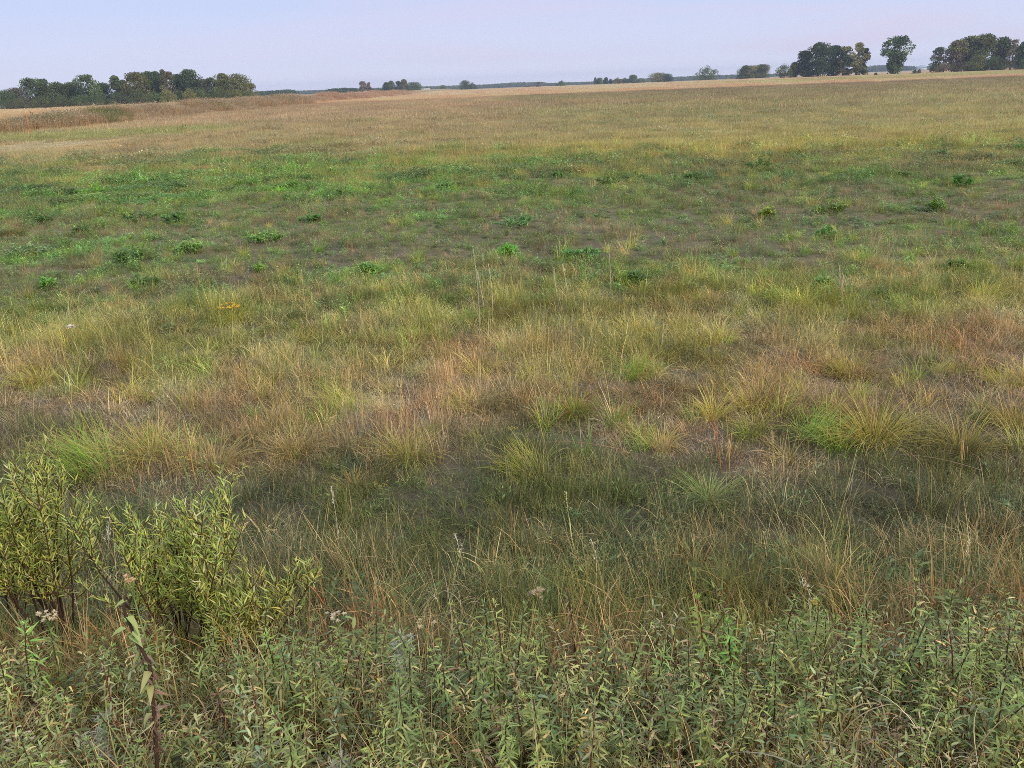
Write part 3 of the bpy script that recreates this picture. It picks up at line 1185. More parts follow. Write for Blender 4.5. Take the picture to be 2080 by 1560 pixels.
LU = [(20, 222, 196, 50, 440, DKG, 'dark low bush below the leftmost tree of the wood'),
      (52, 220, 192, 48, 440, GRYB, 'purplish grey bush at the foot of the left wood'),
      (90, 218, 190, 46, 440, MIDG, 'grey-green bush under the tall broad tree'),
      (128, 217, 188, 46, 440, DKG, 'dark bush below the even green tree in the left wood'),
      (165, 215, 187, 44, 440, DKG, 'dark bush in front of the ragged tree trunk'),
      (205, 213, 184, 46, 440, DKG, 'dark bush under the gap in the left wood'),
      (245, 211, 183, 46, 440, DKG, 'dark bush at the foot of the slim pointed tree'),
      (285, 209, 178, 46, 440, DKG, 'large dark bush below the paler green tree'),
      (318, 208, 182, 30, 440, MIDG, 'dull green bush below the first dark peak'),
      (342, 207, 176, 30, 430, PALE, 'pale olive bush standing out below the thin spire'),
      (366, 206, 180, 26, 440, DKG, 'dark bush between the two pale olive bushes'),
      (388, 205, 177, 28, 430, PALE, 'pale green bush standing out below the highest dark crown'),
      (414, 204, 176, 34, 440, MIDG, 'rounded grey-green bush right of the pale green bush'),
      (442, 202, 173, 38, 440, MIDG, 'rounded dark green bush near the olive trees'),
      (472, 200, 176, 40, 440, OLV, 'olive bush at the foot of the wide olive tree'),
      (500, 198, 182, 26, 445, MIDG, 'last small bush at the right end of the left wood')]
for i, t in enumerate(LU):
    tree(*t[:5], t[6], 'bush', calm(t[5]), seed=50 + i, name='bush', cat='bush', group='bushes along the foot of the left wood', dens=.9, bole=.02, wide=1.2)

RT = [  # right side
    (1592, 159, 127, 42, 640, 'bush', MIDG, None, 'low rounded tree at the left end of the right dark clump', .02, 1.),
    (1612, 158, 126, 22, 650, 'round', MIDG, OLV, 'small green tree tucked against the tall dark clump', .03, 1.),
    (1632, 157, 103, 30, 650, 'round', DKG, None, 'ragged dark tree forming the left shoulder of the tall clump', .06, 1.),
    (1662, 156, 87, 52, 650, 'round', DKG, MIDG, 'tallest broad dark green tree of the right clump', .06, 1.),
    (1690, 155, 93, 36, 655, 'round', DKG, None, 'dark tree in the middle of the right clump', .05, 1.),
    (1712, 155, 94, 34, 650, 'ragged', OLV, DKG, 'grey-green ragged tree right of the middle of the clump', .05, 1.),
    (1738, 154, 87, 34, 650, 'ragged', PALE, OLV, 'paler feathery tree at the right end of the clump', .05, .9),
    (1753, 153, 98, 22, 652, 'ragged', OLV, DKG, 'thin outermost tree on the right edge of the clump', .06, .8),
    (1816, 150, 74, 68, 600, 'lone', MIDG, DKG, 'lone tall spreading tree between the two right-hand clumps', .06, 1.1),
    (1902, 143, 96, 30, 610, 'ragged', MIDG, GRYB, 'small open dark tree left of the big olive clump', .05, .8),
    (1917, 143, 122, 34, 590, 'bush', GRYB, OLV, 'brownish bush at the foot of the open dark tree', .02, .9),
    (1940, 142, 82, 40, 610, 'round', OLV, GRYB, 'olive tree on the left of the big right clump', .05, 1.),
    (1962, 141, 73, 44, 620, 'round', OLV, DKG, 'tall olive tree, second in the big right clump', .05, 1.),
    (1994, 140, 70, 56, 615, 'round', MIDG, OLV, 'broad green tree crowning the big right clump', .05, 1.),
    (2030, 139, 76, 44, 620, 'round', DKG, MIDG, 'dark green tree on the right shoulder of the big clump', .05, 1.),
    (1980, 141, 105, 50, 590, 'bush', OLV, MIDG, 'olive bush in front of the big right clump', .02, 1.),
    (2022, 140, 110, 46, 590, 'bush', DKG, MIDG, 'dark bush at the foot of the big right clump', .02, 1.),
    (2052, 138, 80, 26, 610, 'ragged', GRYB, None, 'nearly bare thin tree right of the big clump', .1, .28),
    (2076, 137, 84, 32, 600, 'round', MIDG, DKG, 'green tree cut off by the right edge of the picture', .05, 1.),
    (2064, 139, 124, 60, 585, 'bush', DKG, None, 'low dark hedge bush by the right edge under the thin tree', .02, .9),
    (1858, 147, 141, 13, 560, 'bush', DKG, None, 'small dark bush right of the lone tall tree', .02, .7),
    (1867, 146, 139, 7, 565, 'bush', GRYB, None, 'tiny round bush beside the small dark bush', .02, .6),
    (1779, 151, 146, 6, 560, 'bush', DKG, None, 'tiny dark bush left of the lone tall tree', .02, .6)]
for i, t in enumerate(RT):
    tree(*t[:5], t[8], t[5], t[6], seed=200 + i, col2=t[7], bole=t[9], dens=t[10], name='bush' if t[5] == 'bush' else 'field_tree',
         cat='bush' if t[5] == 'bush' else 'tree', group='trees and bushes along the right horizon')

FT = [  # small distant trees between
    (1436, 162, 131, 40, 950, 'bush', MIDG, None, 'solitary round dark tree left of the right-hand clumps'),
    (1513, 160, 133, 22, 900, 'round', MIDG, None, 'left rounded tree of the small pale clump by the round tree'),
    (1528, 160, 133, 24, 900, 'round', PALE, OLV, 'pale middle tree of the small clump'),
    (1546, 160, 131, 26, 900, 'round', OLV, MIDG, 'right tree of the small pale clump, feathery at its edge'),
    (1479, 163, 156, 18, 1100, 'bush', OLV, None, 'low pale bush between the round tree and the small clump'),
    (1336, 166, 148, 26, 1150, 'round', OLV, None, 'pale tree of the pair near the middle right horizon'),
    (1355, 166, 150, 20, 1150, 'round', DKG, None, 'dark tree of the pair near the middle right horizon'),
    (1301, 168, 158, 16, 1200, 'bush', MIDG, None, 'low tree between the pair and the tall leaning crown'),
    (1286, 169, 152, 16, 1200, 'round', MIDG, None, 'taller rounded distant tree with a leaning crown'),
    (1269, 170, 156, 17, 1200, 'bush', MIDG, None, 'right half of a flat distant tree pair'),
    (1255, 170, 156, 17, 1200, 'bush', OLV, None, 'left half of a flat distant tree pair'),
    (1240, 171, 160, 5, 1200, 'columnar', DKG, None, 'tiny columnar distant tree beside the dark one'),
    (1231, 171, 157, 8, 1200, 'columnar', DKG, None, 'narrow dark upright distant tree'),
    (1217, 171, 158, 12, 1250, 'round', MIDG, None, 'small grey distant tree left of the dark upright one'),
    (1209, 171, 157, 4, 1250, 'columnar', MIDG, None, 'thin pointed distant tree, leftmost of its row'),
    (1142, 174, 162, 15, 1300, 'bush', MIDG, None, 'single small round distant tree near the middle horizon'),
    (1131, 174, 170, 9, 1300, 'bush', DKG, None, 'very low bush left of the single small round tree'),
    (1070, 179, 169, 20, 1350, 'bush', GRYB, None, 'low hazy tree behind the drifting dust'),
    (1094, 178, 166, 7, 1400, 'round', GRYB, None, 'thin hazy tree right of the drifting dust'),
    (944, 182, 163, 17, 1200, 'columnar', MIDG, None, 'taller left part of the blocky distant tree pair'),
    (960, 182, 166, 16, 1200, 'bush', MIDG, None, 'lower right part of the blocky distant tree pair'),
    (900, 184, 173, 10, 1500, 'round', MIDG, None, 'faint small tree left of the blocky pair'),
    (841, 186, 167, 26, 1050, 'round', MIDG, None, 'broad rounded tree at the right end of the middle grove'),
    (822, 187, 161, 12, 1050, 'columnar', OLV, None, 'tallest pale column in the middle grove'),
    (810, 187, 165, 14, 1050, 'round', DKG, None, 'dark tree left of the tallest pale column'),
    (796, 187, 164, 13, 1050, 'columnar', MIDG, None, 'tall tree at the left part of the middle grove'),
    (786, 188, 167, 12, 1050, 'round', DKG, None, 'dark blocky tree at the left end of the middle grove'),
    (770, 188, 177, 22, 1050, 'bush', DKG, None, 'low bush left of the middle grove'),
    (751, 189, 167, 6, 1050, 'columnar', GRYB, None, 'thin bare sapling right of the thin forked tree'),
    (739, 189, 165, 15, 1050, 'ragged', GRYB, None, 'thin forked half-bare tree over the low hedge')]
for i, t in enumerate(FT):
    tree(*t[:5], t[8], t[5], t[6], seed=300 + i, col2=t[7], bole=.0, dens=1.3, wide=1.4, name='distant_tree', group='small distant trees on the horizon')


def treeline(name, label, pts, dist, col, seed):
    """a far-off wood that reads as one mass: pts = (px, top, base)"""
    rg = np.random.default_rng(seed)
    m = MB()
    pts = np.array(pts, float)
    n = int((pts[-1, 0] - pts[0, 0]) * 1.4)
    for px in np.linspace(pts[0, 0], pts[-1, 0], n):
        top = np.interp(px, pts[:, 0], pts[:, 1]) + rg.uniform(-.5, 1.6)
        d_ = dist * rg.uniform(.96, 1.06)
        x, y, zt = at_dist(px, top, d_)
        z0 = float(H(x, y))
        h = max(2.5, zt - z0)
        k = 46
        w = d_ * rg.uniform(.0018, .0034)
        P = np.array([x, y, z0]) + rg.normal(0, 1, (k, 3)) * [w * .5, w, 0]
        P[:, 2] += h * rg.uniform(0, 1, k) ** .8 * (.9)
        A = nrm(rg.normal(0, 1, (k, 3))); B = nrm(np.cross(A, rg.normal(0, 1, (k, 3))))
        s = d_ / 1571 * rg.uniform(1.2, 3.0, (k, 1))
        V = np.stack([P - A * s * .5, P + B * s * .4, P + A * s * .5, P - B * s * .4], 1).reshape(-1, 3)
        c = np.array(col) * rg.uniform(.8, 1.15) * rg.uniform(.75, 1.25, (k, 1))
        m.add(V, np.arange(k * 4).reshape(-1, 4), None, np.repeat(c, 4, 0))
    o = obj(name, m, M_CROWN)
    return tag(o, label, 'woods', None, 'stuff')


treeline('distant_woods', 'low wood of dense round crowns left of the forked tree', [(662, 183, 189), (672, 179, 189), (700, 177, 189), (712, 177, 189), (735, 180, 189), (785, 181, 188), (792, 183, 188)], 1150, DKG, 1)
treeline('distant_woods', 'low wood right of the end of the left wood', [(512, 187, 194), (530, 184, 193), (560, 183, 192), (575, 181, 192), (597, 181, 191), (603, 187, 191)], 1150, DKG, 2)
treeline('far_woods', 'thin blue-grey line of far woods along the whole horizon',
         [(-60, 203, 214), (120, 196, 208), (400, 189, 198), (600, 184, 190), (660, 182, 188), (850, 175, 181), (940, 173, 178), (1000, 170.5, 176), (1040, 167, 173),
          (1100, 166, 172), (1110, 169, 172), (1150, 167, 170), (1200, 166, 168), (1270, 160, 165), (1330, 158, 163), (1420, 153, 158), (1500, 151, 156), (1560, 150, 154),
          (1640, 147, 151), (1760, 137, 146), (1775, 132, 145), (1800, 131, 144), (1840, 133, 143), (1870, 137, 141), (1900, 132, 141), (1960, 130, 139), (2140, 124, 132)], 2400, MIDG, 3)

# small things far off
def farm_shed():
    x, y, _ = at_dist(862, 184.3, 1350)
    o = thing('farm_shed', 'small white farm shed among the far trees right of the middle grove', 'shed', (x, y, float(H(x, y))), R(8))
    m = MB()
    w, d, h, r_ = 9, 6, 4.2, 2.2
    V = [(-w, -d, 0), (w, -d, 0), (w, d, 0), (-w, d, 0), (-w, -d, h), (w, -d, h), (w, d, h), (-w, d, h), (-w, 0, h + r_), (w, 0, h + r_)]
    m.add(V, [(0, 1, 5, 4), (2, 3, 7, 6)], [(1, 2, 6), (1, 6, 5), (5, 6, 9), (3, 0, 4), (3, 4, 7), (7, 4, 8)], (.75, .76, .78))
    obj('wall', m, M_STEM, o)
    m = MB()
    for s in (-1, 1):
        V = np.array([(-w - .5, s * (d + .6), h - .3), (w + .5, s * (d + .6), h - .3), (w + .5, 0, h + r_ + .1), (-w - .5, 0, h + r_ + .1)])
        m.add(np.concatenate([V, V + [0, 0, .25]]), [(0, 1, 2, 3), (7, 6, 5, 4), (0, 4, 5, 1), (1, 5, 6, 2), (3, 2, 6, 7), (0, 3, 7, 4)], None, (.5, .52, .55))
    obj('roof', m, M_STEM, o)
    m = MB()
    m.add([(-3.2, -d - .05, 0), (-.2, -d - .05, 0), (-.2, -d - .05, 3.2), (-3.2, -d - .05, 3.2)], [(0, 1, 2, 3)], None, (.2, .22, .25))
    obj('door', m, M_STEM, o)


farm_shed()


def box(m, a, b, col):
    (x0, y0, z0), (x1, y1, z1) = a, b
    V = [(x0, y0, z0), (x1, y0, z0), (x1, y1, z0), (x0, y1, z0), (x0, y0, z1), (x1, y0, z1), (x1, y1, z1), (x0, y1, z1)]
    m.add(V, [(3, 2, 1, 0), (4, 5, 6, 7), (0, 1, 5, 4), (1, 2, 6, 5), (2, 3, 7, 6), (3, 0, 4, 7)], None, col)


def far_silos():
    x, y, _ = at_dist(1872, 141, 2000)
    o = thing('metal_shed', 'tiny pale blue metal shed on the far horizon right of the lone tree', 'shed', (x, y, 0), 0)
    m = MB(); box(m, (-8, -6, 0), (8, 6, 5.5), (.62, .72, .85))
    obj('wall', m, M_STEM, o)
    m = MB()
    m.add([(-9, -7, 5.5), (9, -7, 5.5), (9, 7, 5.5), (-9, 7, 5.5), (-5, 0, 10.5), (5, 0, 10.5)], [(0, 1, 5, 4), (2, 3, 4, 5)], [(1, 2, 5), (3, 0, 4)], (.45, .6, .8))
    obj('roof', m, M_STEM, o)


far_silos()


def stake():
    x, y, _ = at_dist(53.5, 238, 78)
    z = float(H(x, y))
    d = ray(53.5, 219)
    zt = CAM_Z + d.z * 78 / math.hypot(d.x, d.y)
    o = thing('marker_stake', 'slim orange marker stake standing in the weeds by the left edge', 'stake', (x, y, z))
    m = MB()
    hh = zt - z
    tube(m, [(0, 0, -.2), (.01, 0, hh * .5), (.03, 0, hh * .8)], [.035, .032, .03], (.62, .2, .07), 6)
    obj('post', m, M_STEM, o)
    m = MB()
    tube(m, [(.03, 0, hh * .8), (.04, 0, hh)], [.032, .028], (.75, .55, .4), 6)
    obj('tip', m, M_STEM, o)


stake()

# ------------------------------------------------------------------ goldenrod thicket in the foreground
GREENS = [lin(112, 128, 80), lin(126, 140, 86), lin(102, 118, 78), lin(138, 146, 98), lin(124, 132, 104)]
YEL, TAN, BRN, DBR, RED, SILV = lin(196, 176, 72), lin(178, 160, 128), lin(120, 92, 74), lin(74, 58, 52), lin(118, 62, 54), lin(168, 178, 170)
KP = 1.85


def colmix(cols, p, n):
    a = np.array(cols) * KP
    k = rng.choice(len(cols), n, p=np.array(p) / sum(p))
    return np.clip(a[k] * rng.uniform(.8, 1.22, (n, 1)) * (1 + rng.normal(0, .05, (n, 3))), .01, .75)


def goldenrod(h, nl, ll, green, dead, stemcol, lean, top='leafy', azl=None):
    ll = ll * .62; nl = int(nl * 1.45)
    """upright stem with spiralling pointed leaves; dead = height share over which leaves are withered"""
    st, lf = MB(), MB()
    az = rng.uniform(0, TAU) if azl is None else azl
    pts = path((0, 0, -.03), az, lean * .4, h, lean * 1.6, 9, .035)
    sc_ = np.array(stemcol) * 1.2
    tube(st, pts, np.linspace(.0042, .0018, 9), sc_, 5)
    t = np.linspace(.10, 1, nl) ** .85
    t = t + rng.normal(0, .008, nl)
    t = np.clip(t, .05, 1)
    P = np.stack([np.interp(t * 8, np.arange(9), pts[:, i]) for i in range(3)], 1)
    a = np.arange(nl) * 2.4 + rng.normal(0, .3, nl)
    el = -.25 + .95 * t ** 3 + rng.normal(0, .28, nl)
    el = np.where(t < dead, el - .8, el)
    D = np.stack([np.cos(a) * np.cos(el), np.sin(a) * np.cos(el), np.sin(el)], 1)
    L = ll * (1.0 - .5 * np.abs(t - .6) ** 1.2) * rng.uniform(.75, 1.2, nl) * np.where(t > .93, .55, 1)
    W = L * rng.uniform(.15, .21, nl)
    isd = t < dead
    W = np.where(isd, W * .7, W)
    cg = colmix([green, tuple(c * 1.25 for c in green), YEL, TAN], [10, 6, .16, .5], nl)
    cd = colmix([BRN, TAN, DBR, YEL], [4, 3, 4, .3], nl)
    c = np.where(isd[:, None], cd, cg)
    bend = np.where(isd, rng.uniform(.6, 1.6, nl), rng.uniform(.05, .8, nl))
    leaves(lf, P, D, L, W, bend, c, fold=.35, twist=rng.normal(0, .45, nl))
    k = 9                                                      # tight tip of small upright leaves
    a = rng.uniform(0, TAU, k); e = rng.uniform(.5, 1.3, k)
    D = np.stack([np.cos(a) * np.cos(e), np.sin(a) * np.cos(e), np.sin(e)], 1)
    leaves(lf, np.tile(pts[-1], (k, 1)), D, ll * rng.uniform(.35, .6, k), ll * .075, .1, colmix([tuple(c * 1.3 for c in green)], [1], k))
    return st, lf


VAR = [  # height, leaves, leaf length, green, dead share, stem colour, lean, weight, label
    (.50, 46, .088, GREENS[0], .30, DBR, .10, 9, 'leafy green goldenrod plant'),
    (.46, 42, .080, GREENS[1], .35, BRN, .16, 8, 'light green star-topped goldenrod'),
    (.54, 50, .092, GREENS[2], .25, DBR, .08, 7, 'dark green dense goldenrod'),
    (.42, 36, .084, GREENS[3], .40, BRN, .22, 6, 'pale yellowish-green goldenrod'),
    (.48, 38, .074, GREENS[4], .50, RED, .14, 5, 'grey-green goldenrod on a reddish stem'),
    (.40, 30, .086, GREENS[0], .55, DBR, .30, 4, 'leaning half-withered goldenrod'),
    (.56, 40, .070, GREENS[1], .45, DBR, .06, 4, 'slender small-leaved goldenrod'),
    (.38, 34, .078, BRN, .9, DBR, .20, 1.6, 'withered brown dead goldenrod')]


def goldenrods():
    protos = []
    for v in VAR:
        for r_ in range(2):
            st, lf = goldenrod(v[0], v[1], v[2], v[3], v[4], v[5], v[6])
            protos.append((st.mesh('stem', M_STEM), lf.mesh('leaves', M_PLANT), v))
    used = {}
    d_ = ray(300, 1400); MILK = (d_.x * MILK_Y / d_.y, MILK_Y)
    W = np.array([v[7] for v in VAR]); W = W / W.sum()
    pts = []
    tries = 0
    while len(pts) < 275 and tries < 9000:
        tries += 1
        y = rng.uniform(1.28, 2.5)
        x = rng.uniform(-1, 1) * (.35 + y * .80)
        q_ = CR.to_3x3().transposed() @ Vector((x, y, float(H(x, y)) + .4 - CAM_Z))
        if not -40 < 1040 - q_.x / q_.z * F < 2120: continue
        p = 1 - float(ss(2.05, 2.5, y + (vn(x * 1.8, 3, 5) - .5) * .7)) * .93
        if y < 1.5: p *= .45
        p *= .35 + .9 * float(ss(.25, .6, vn(x * 3.1, y * 3.1, 77)))
        if rng.random() > p: continue
        if any((x - a) ** 2 + (y - b) ** 2 < .0013 for a, b in pts): continue
        if abs(x / y - MILK[0] / MILK[1]) < .075 and y < MILK[1] + .06: continue
        pts.append((x, y))
    for x, y in pts:
        k = rng.choice(len(VAR), p=W) * 2 + rng.integers(0, 2)
        s = rng.uniform(.76, 1.06) * float(np.interp(y, [1.28, 1.6, 2.5], [.60, .82, .86]))
        rz = rng.uniform(0, TAU)
        tl = (rng.normal(0, .12), rng.normal(0, .12))
        st, lf, v = protos[k]
        z = float(H(x, y)) + .4
        q = CR.to_3x3().transposed() @ Vector((x, y, z - CAM_Z))
        px = 1040 - q.x / q.z * F
        where = next(w_ for lim_, w_ in WHERE if px < lim_)
        row = 'front' if y < 1.62 else 'middle' if y < 1.9 else 'back'
        size = 'short ' if s < .70 else 'tall ' if s > .84 else ''
        lab = '%s%s, %s row, %s' % (size, v[8], row, where)
        if k not in used:
            o = thing('goldenrod_plant', lab, 'plant', loc_on(x, y), rz, 'goldenrod plants of the foreground thicket', s)
            obj('stem', st, None, o); obj('leaves', lf, None, o)
            used[k] = o
        else:
            dup(used[k], loc_on(x, y), rz, s, label=lab, tilt=tl)


WHERE = [(120, 'at the left edge'), (260, 'left of the withered milkweed'), (400, 'right of the withered milkweed'), (560, 'below the sprawling willow'),
         (720, 'left of the silvery sage'), (860, 'around the silvery sage'), (1000, 'around the bare black stem'), (1160, 'right of the bare black stem'),
         (1330, 'halfway to the tallest goldenrod'), (1460, 'just left of the tallest goldenrod'), (1600, 'just right of the tallest goldenrod'),
         (1750, 'in the middle of the right half'), (1900, 'towards the right edge'), (9999, 'at the right edge')]
goldenrods()


def place_top(px, py, y, h=None):
    """foot of an upright plant standing y metres ahead whose top shows at a pixel; returns x, y, ground z, height"""
    d = ray(px, py)
    k = y / d.y
    x = d.x * k
    zt = CAM_Z + d.z * k
    z = float(H(x, y))
    return x, y, z, max(.1, zt - z)


# single plants that stand out of the thicket
def special_goldenrod(px, py, y, label, **kw):
    x, y, z, h = place_top(px, py, y)
    o = thing(kw.get('name', 'goldenrod_plant'), label, 'plant', (x, y, z - .01), 0)
    st, lf = goldenrod(h, kw.get('nl', 40), kw.get('ll', .08), kw.get('green', GREENS[1]), kw.get('dead', .4), kw.get('stem', DBR), kw.get('lean', .08),
                       azl=kw.get('az', 2.5))
    obj('stem', st, M_STEM, o); obj('leaves', lf, M_PLANT, o)
    return o, h


special_goldenrod(950, 1205, 2.1, 'tall thin goldenrod with a bare black stem rising above the middle of the thicket', ll=.06, dead=.15, nl=30, lean=.1, az=3.0)
special_goldenrod(1450, 1200, 2.15, 'tallest bright green goldenrod with a reddish middle, right of the picture centre', ll=.075, green=lin(120, 146, 78), dead=.5, stem=RED)
special_goldenrod(1500, 1250, 2.1, 'bushy fresh green goldenrod leaning against the tallest one', ll=.085, green=lin(104, 140, 76), dead=.35, nl=52)
special_goldenrod(1025, 1215, 2.2, 'olive goldenrod with folded leaves right of the bare black stem', ll=.07, green=GREENS[3], dead=.3)
special_goldenrod(1985, 1235, 2.3, 'tall goldenrod with light top leaves near the right edge', ll=.08, green=lin(118, 142, 82), dead=.4)
special_goldenrod(45, 1262, 2.15, 'bright green goldenrod standing before the willow stems at the left edge', ll=.085, green=lin(112, 146, 80), dead=.2)
special_goldenrod(545, 1280, 2.1, 'light green goldenrod at the foot of the sprawling willow', ll=.09, green=lin(116, 146, 84), dead=.25)
special_goldenrod(1175, 1190, 2.3, 'dead brown goldenrod with drooping seedy top behind the thicket', green=BRN, dead=.95, ll=.06, nl=44)
special_goldenrod(1960, 1300, 2.0, 'small light green star-topped goldenrod near the right edge', green=lin(112, 144, 84), ll=.085, dead=.3)
special_goldenrod(455, 1400, 1.75, 'rusty brown dead goldenrod in the lower left thicket', green=BRN, dead=.97, ll=.07, nl=36)


# ------------------------------------------------------------------ withered milkweed on the left
def milkweed():
    x, y, z, h = place_top(262, 1185, MILK_Y)
    o = thing('milkweed_plant', 'withered milkweed with pale green top leaves and shrivelled brown leaves down its dark stalk', 'plant', (x, y, z - .02))
    m = MB()
    pts = np.array([[-.085, 0, -.02], [-.05, 0, h * .25], [-.02, 0, h * .5], [0, 0, h * .7], [-.02, 0, h * .82], [-.03, 0, h * .93], [-.01, 0, h]])
    tube(m, pts, [.006, .0058, .0052, .0046, .004, .003, .002], np.array(DBR) * 1.0, 7)
    obj('stem', m, M_STEM, o)
    up = np.array([(-.035, 0, h * .82), (-.03, -.01, h * .86), (-.03, 0, h * .9), (-.015, 0, h * .96), (-.01, 0, h * .98), (-.02, 0, h * .84)])
    D = np.array([(1, -.4, -.15), (-1, -.5, .1), (1, -.3, -.35), (-.8, -.6, .1), (.5, -.5, .5), (.9, -.8, -.1)])
    m = MB()
    leaves(m, up, D, [.05, .04, .055, .035, .026, .04], [.02, .018, .02, .016, .011, .018], [.4, .5, .7, .4, .3, .5], np.array(lin(156, 176, 118)) * 1.3, fold=.5)
    q = np.array([(-.01, -.01, h * .62), (-.02, -.01, h * .5), (0, -.01, h * .68), (-.055, -.01, h * .22)])
    D = np.array([(.6, -.8, .3), (-.6, -.7, -.1), (.2, -.8, .4), (-.1, -1, 0.2)])
    leaves(m, q, D, [.045, .04, .045, .04], .02, [.9, .8, 1.1, .3], np.array(lin(156, 160, 112)) * 1.3, fold=.6)
    obj('green_leaves', m, M_PLANT, o)
    m = MB()
    n = 60
    t = rng.uniform(.3, .8, n)
    P = np.stack([np.interp(t, [0, .5, .7, .82], [-.085, -.02, 0, -.02]), 0 * t, t * h], 1)
    a = rng.uniform(0, TAU, n)
    D = np.stack([np.cos(a), np.sin(a), rng.uniform(-3.2, -.5, n)], 1)
    leaves(m, P, D, rng.uniform(.016, .036, n), rng.uniform(.008, .015, n), rng.uniform(.6, 2.2, n), colmix([lin(92, 72, 64), lin(118, 98, 92), TAN, DBR], [5, 4, 1, 3], n), fold=.9,
           twist=rng.uniform(-1.5, 1.5, n))
    obj('dead_leaves', m, M_PLANT, o)


milkweed()


# ------------------------------------------------------------------ willow shrubs
WG = [lin(116, 134, 70), lin(134, 146, 80), lin(98, 120, 66), lin(156, 158, 86), lin(200, 180, 70), lin(130, 144, 104)]


def willow(px, py_base, y, name, label, nst, h, spread, dirx, gap=0, seed=0, bright=1.0):
    rg = np.random.default_rng(seed)
    x, yy, z = 0, y, 0
    d = ray(px, py_base)
    x = d.x * y / d.y - math.tan(dirx) * h * .45
    z = float(H(x, y))
    o = thing(name, label, 'shrub', (x, y, z - .02))
    P, D = [], []
    for i in range(nst):
        m = MB(); twig = MB()
        az = rg.uniform(0, TAU)
        ln = rg.uniform(.04, spread)
        vx = math.cos(az) * math.sin(ln) + dirx * rg.uniform(.5, 1.1)
        vy = math.sin(az) * math.sin(ln) * .7
        az2, ln2 = math.atan2(vy, vx), min(1.15, math.hypot(vx, vy))
        hh = h * rg.uniform(.72, 1.05) / max(.72, math.cos(ln2))
        p0 = (rg.normal(0, .06), rg.normal(0, .05), -.02)
        pts = path(p0, az2, ln2, hh, -.25 * ln2, 10, .035)
        tube(m, pts, np.linspace(.0058, .0018, 10), np.array(lin(62, 46, 44)) * 1.3, 6)
        so = obj('stem', m, M_STEM, o)
        lines = [(pts, .62)]
        for b in range(13):
            t = rg.uniform(.38, .97)
            s = np.array([np.interp(t * 9, np.arange(10), pts[:, k]) for k in range(3)])
            a = rg.uniform(0, TAU)
            bl = h * rg.uniform(.18, .40) * (1.2 - t * .6)
            bp = path(s, a, rg.uniform(.45, 1.15), bl, -.6, 6, .04)
            tube(twig, bp, np.linspace(.0032, .0012, 6), np.array(lin(84, 64, 44)) * 1.3, 4)
            lines.append((bp, .1))
        for ptsl, t0 in lines:
            L = np.linalg.norm(np.diff(ptsl, axis=0), axis=1).sum()
            n = max(6, int(L * (1 - t0) / .0072))
            tt = np.linspace(t0, 1, n)
            k_ = len(ptsl) - 1
            q = np.stack([np.interp(tt * k_, np.arange(k_ + 1), ptsl[:, k]) for k in range(3)], 1)
            ax = nrm(np.gradient(q, axis=0) + 1e-6)
            a = rg.uniform(0, TAU, n)
            rd = np.stack([np.cos(a), np.sin(a), rg.uniform(-.3, .5, n)], 1)
            P.append(q); D.append(nrm(rd * .62 + ax * .7 + [0, 0, .25]))
        obj('side_twigs', twig, M_STEM, so)
    P, D = np.concatenate(P), np.concatenate(D)
    n = len(P)
    k = rg.choice(6, n, p=[.34, .20, .24, .07, .03, .12])
    low = P[:, 2] / h
    yl = (rg.random(n) < .28 * np.exp(-(np.abs(low - .28) / .16) ** 2))
    k = np.where(yl, 4, k)
    c = np.array(WG)[k] * 3.0 * bright * rg.uniform(.6, 1.3, (n, 1))
    m = MB()
    leaves(m, P, D, rg.uniform(.022, .056, n), rg.uniform(.0036, .0070, n), rg.uniform(-.2, .8, n), np.clip(c, 0, .8), fold=.3, twist=rg.normal(0, .8, n))
    obj('leaves', m, M_PLANT, o)


willow(80, 1110, 2.95, 'willow_shrub', 'leafy young willow with dark upright stems at the left edge', 14, .92, .42, .05, seed=1, bright=1.0)
willow(-60, 1090, 3.1, 'willow_shrub', 'willow cut off by the left edge, standing behind the upright one', 8, .90, .4, .05, seed=2, bright=1.0)
willow(360, 1165, 2.8, 'willow_shrub', 'rounded yellow-green willow in the middle of the three, branching low above dark stems', 17, .76, .64, .03, seed=3, bright=1.0)
willow(480, 1225, 2.65, 'willow_shrub', 'sprawling willow leaning out to the right, lowest and most yellow', 13, .48, .55, .32, seed=4, bright=1.0)


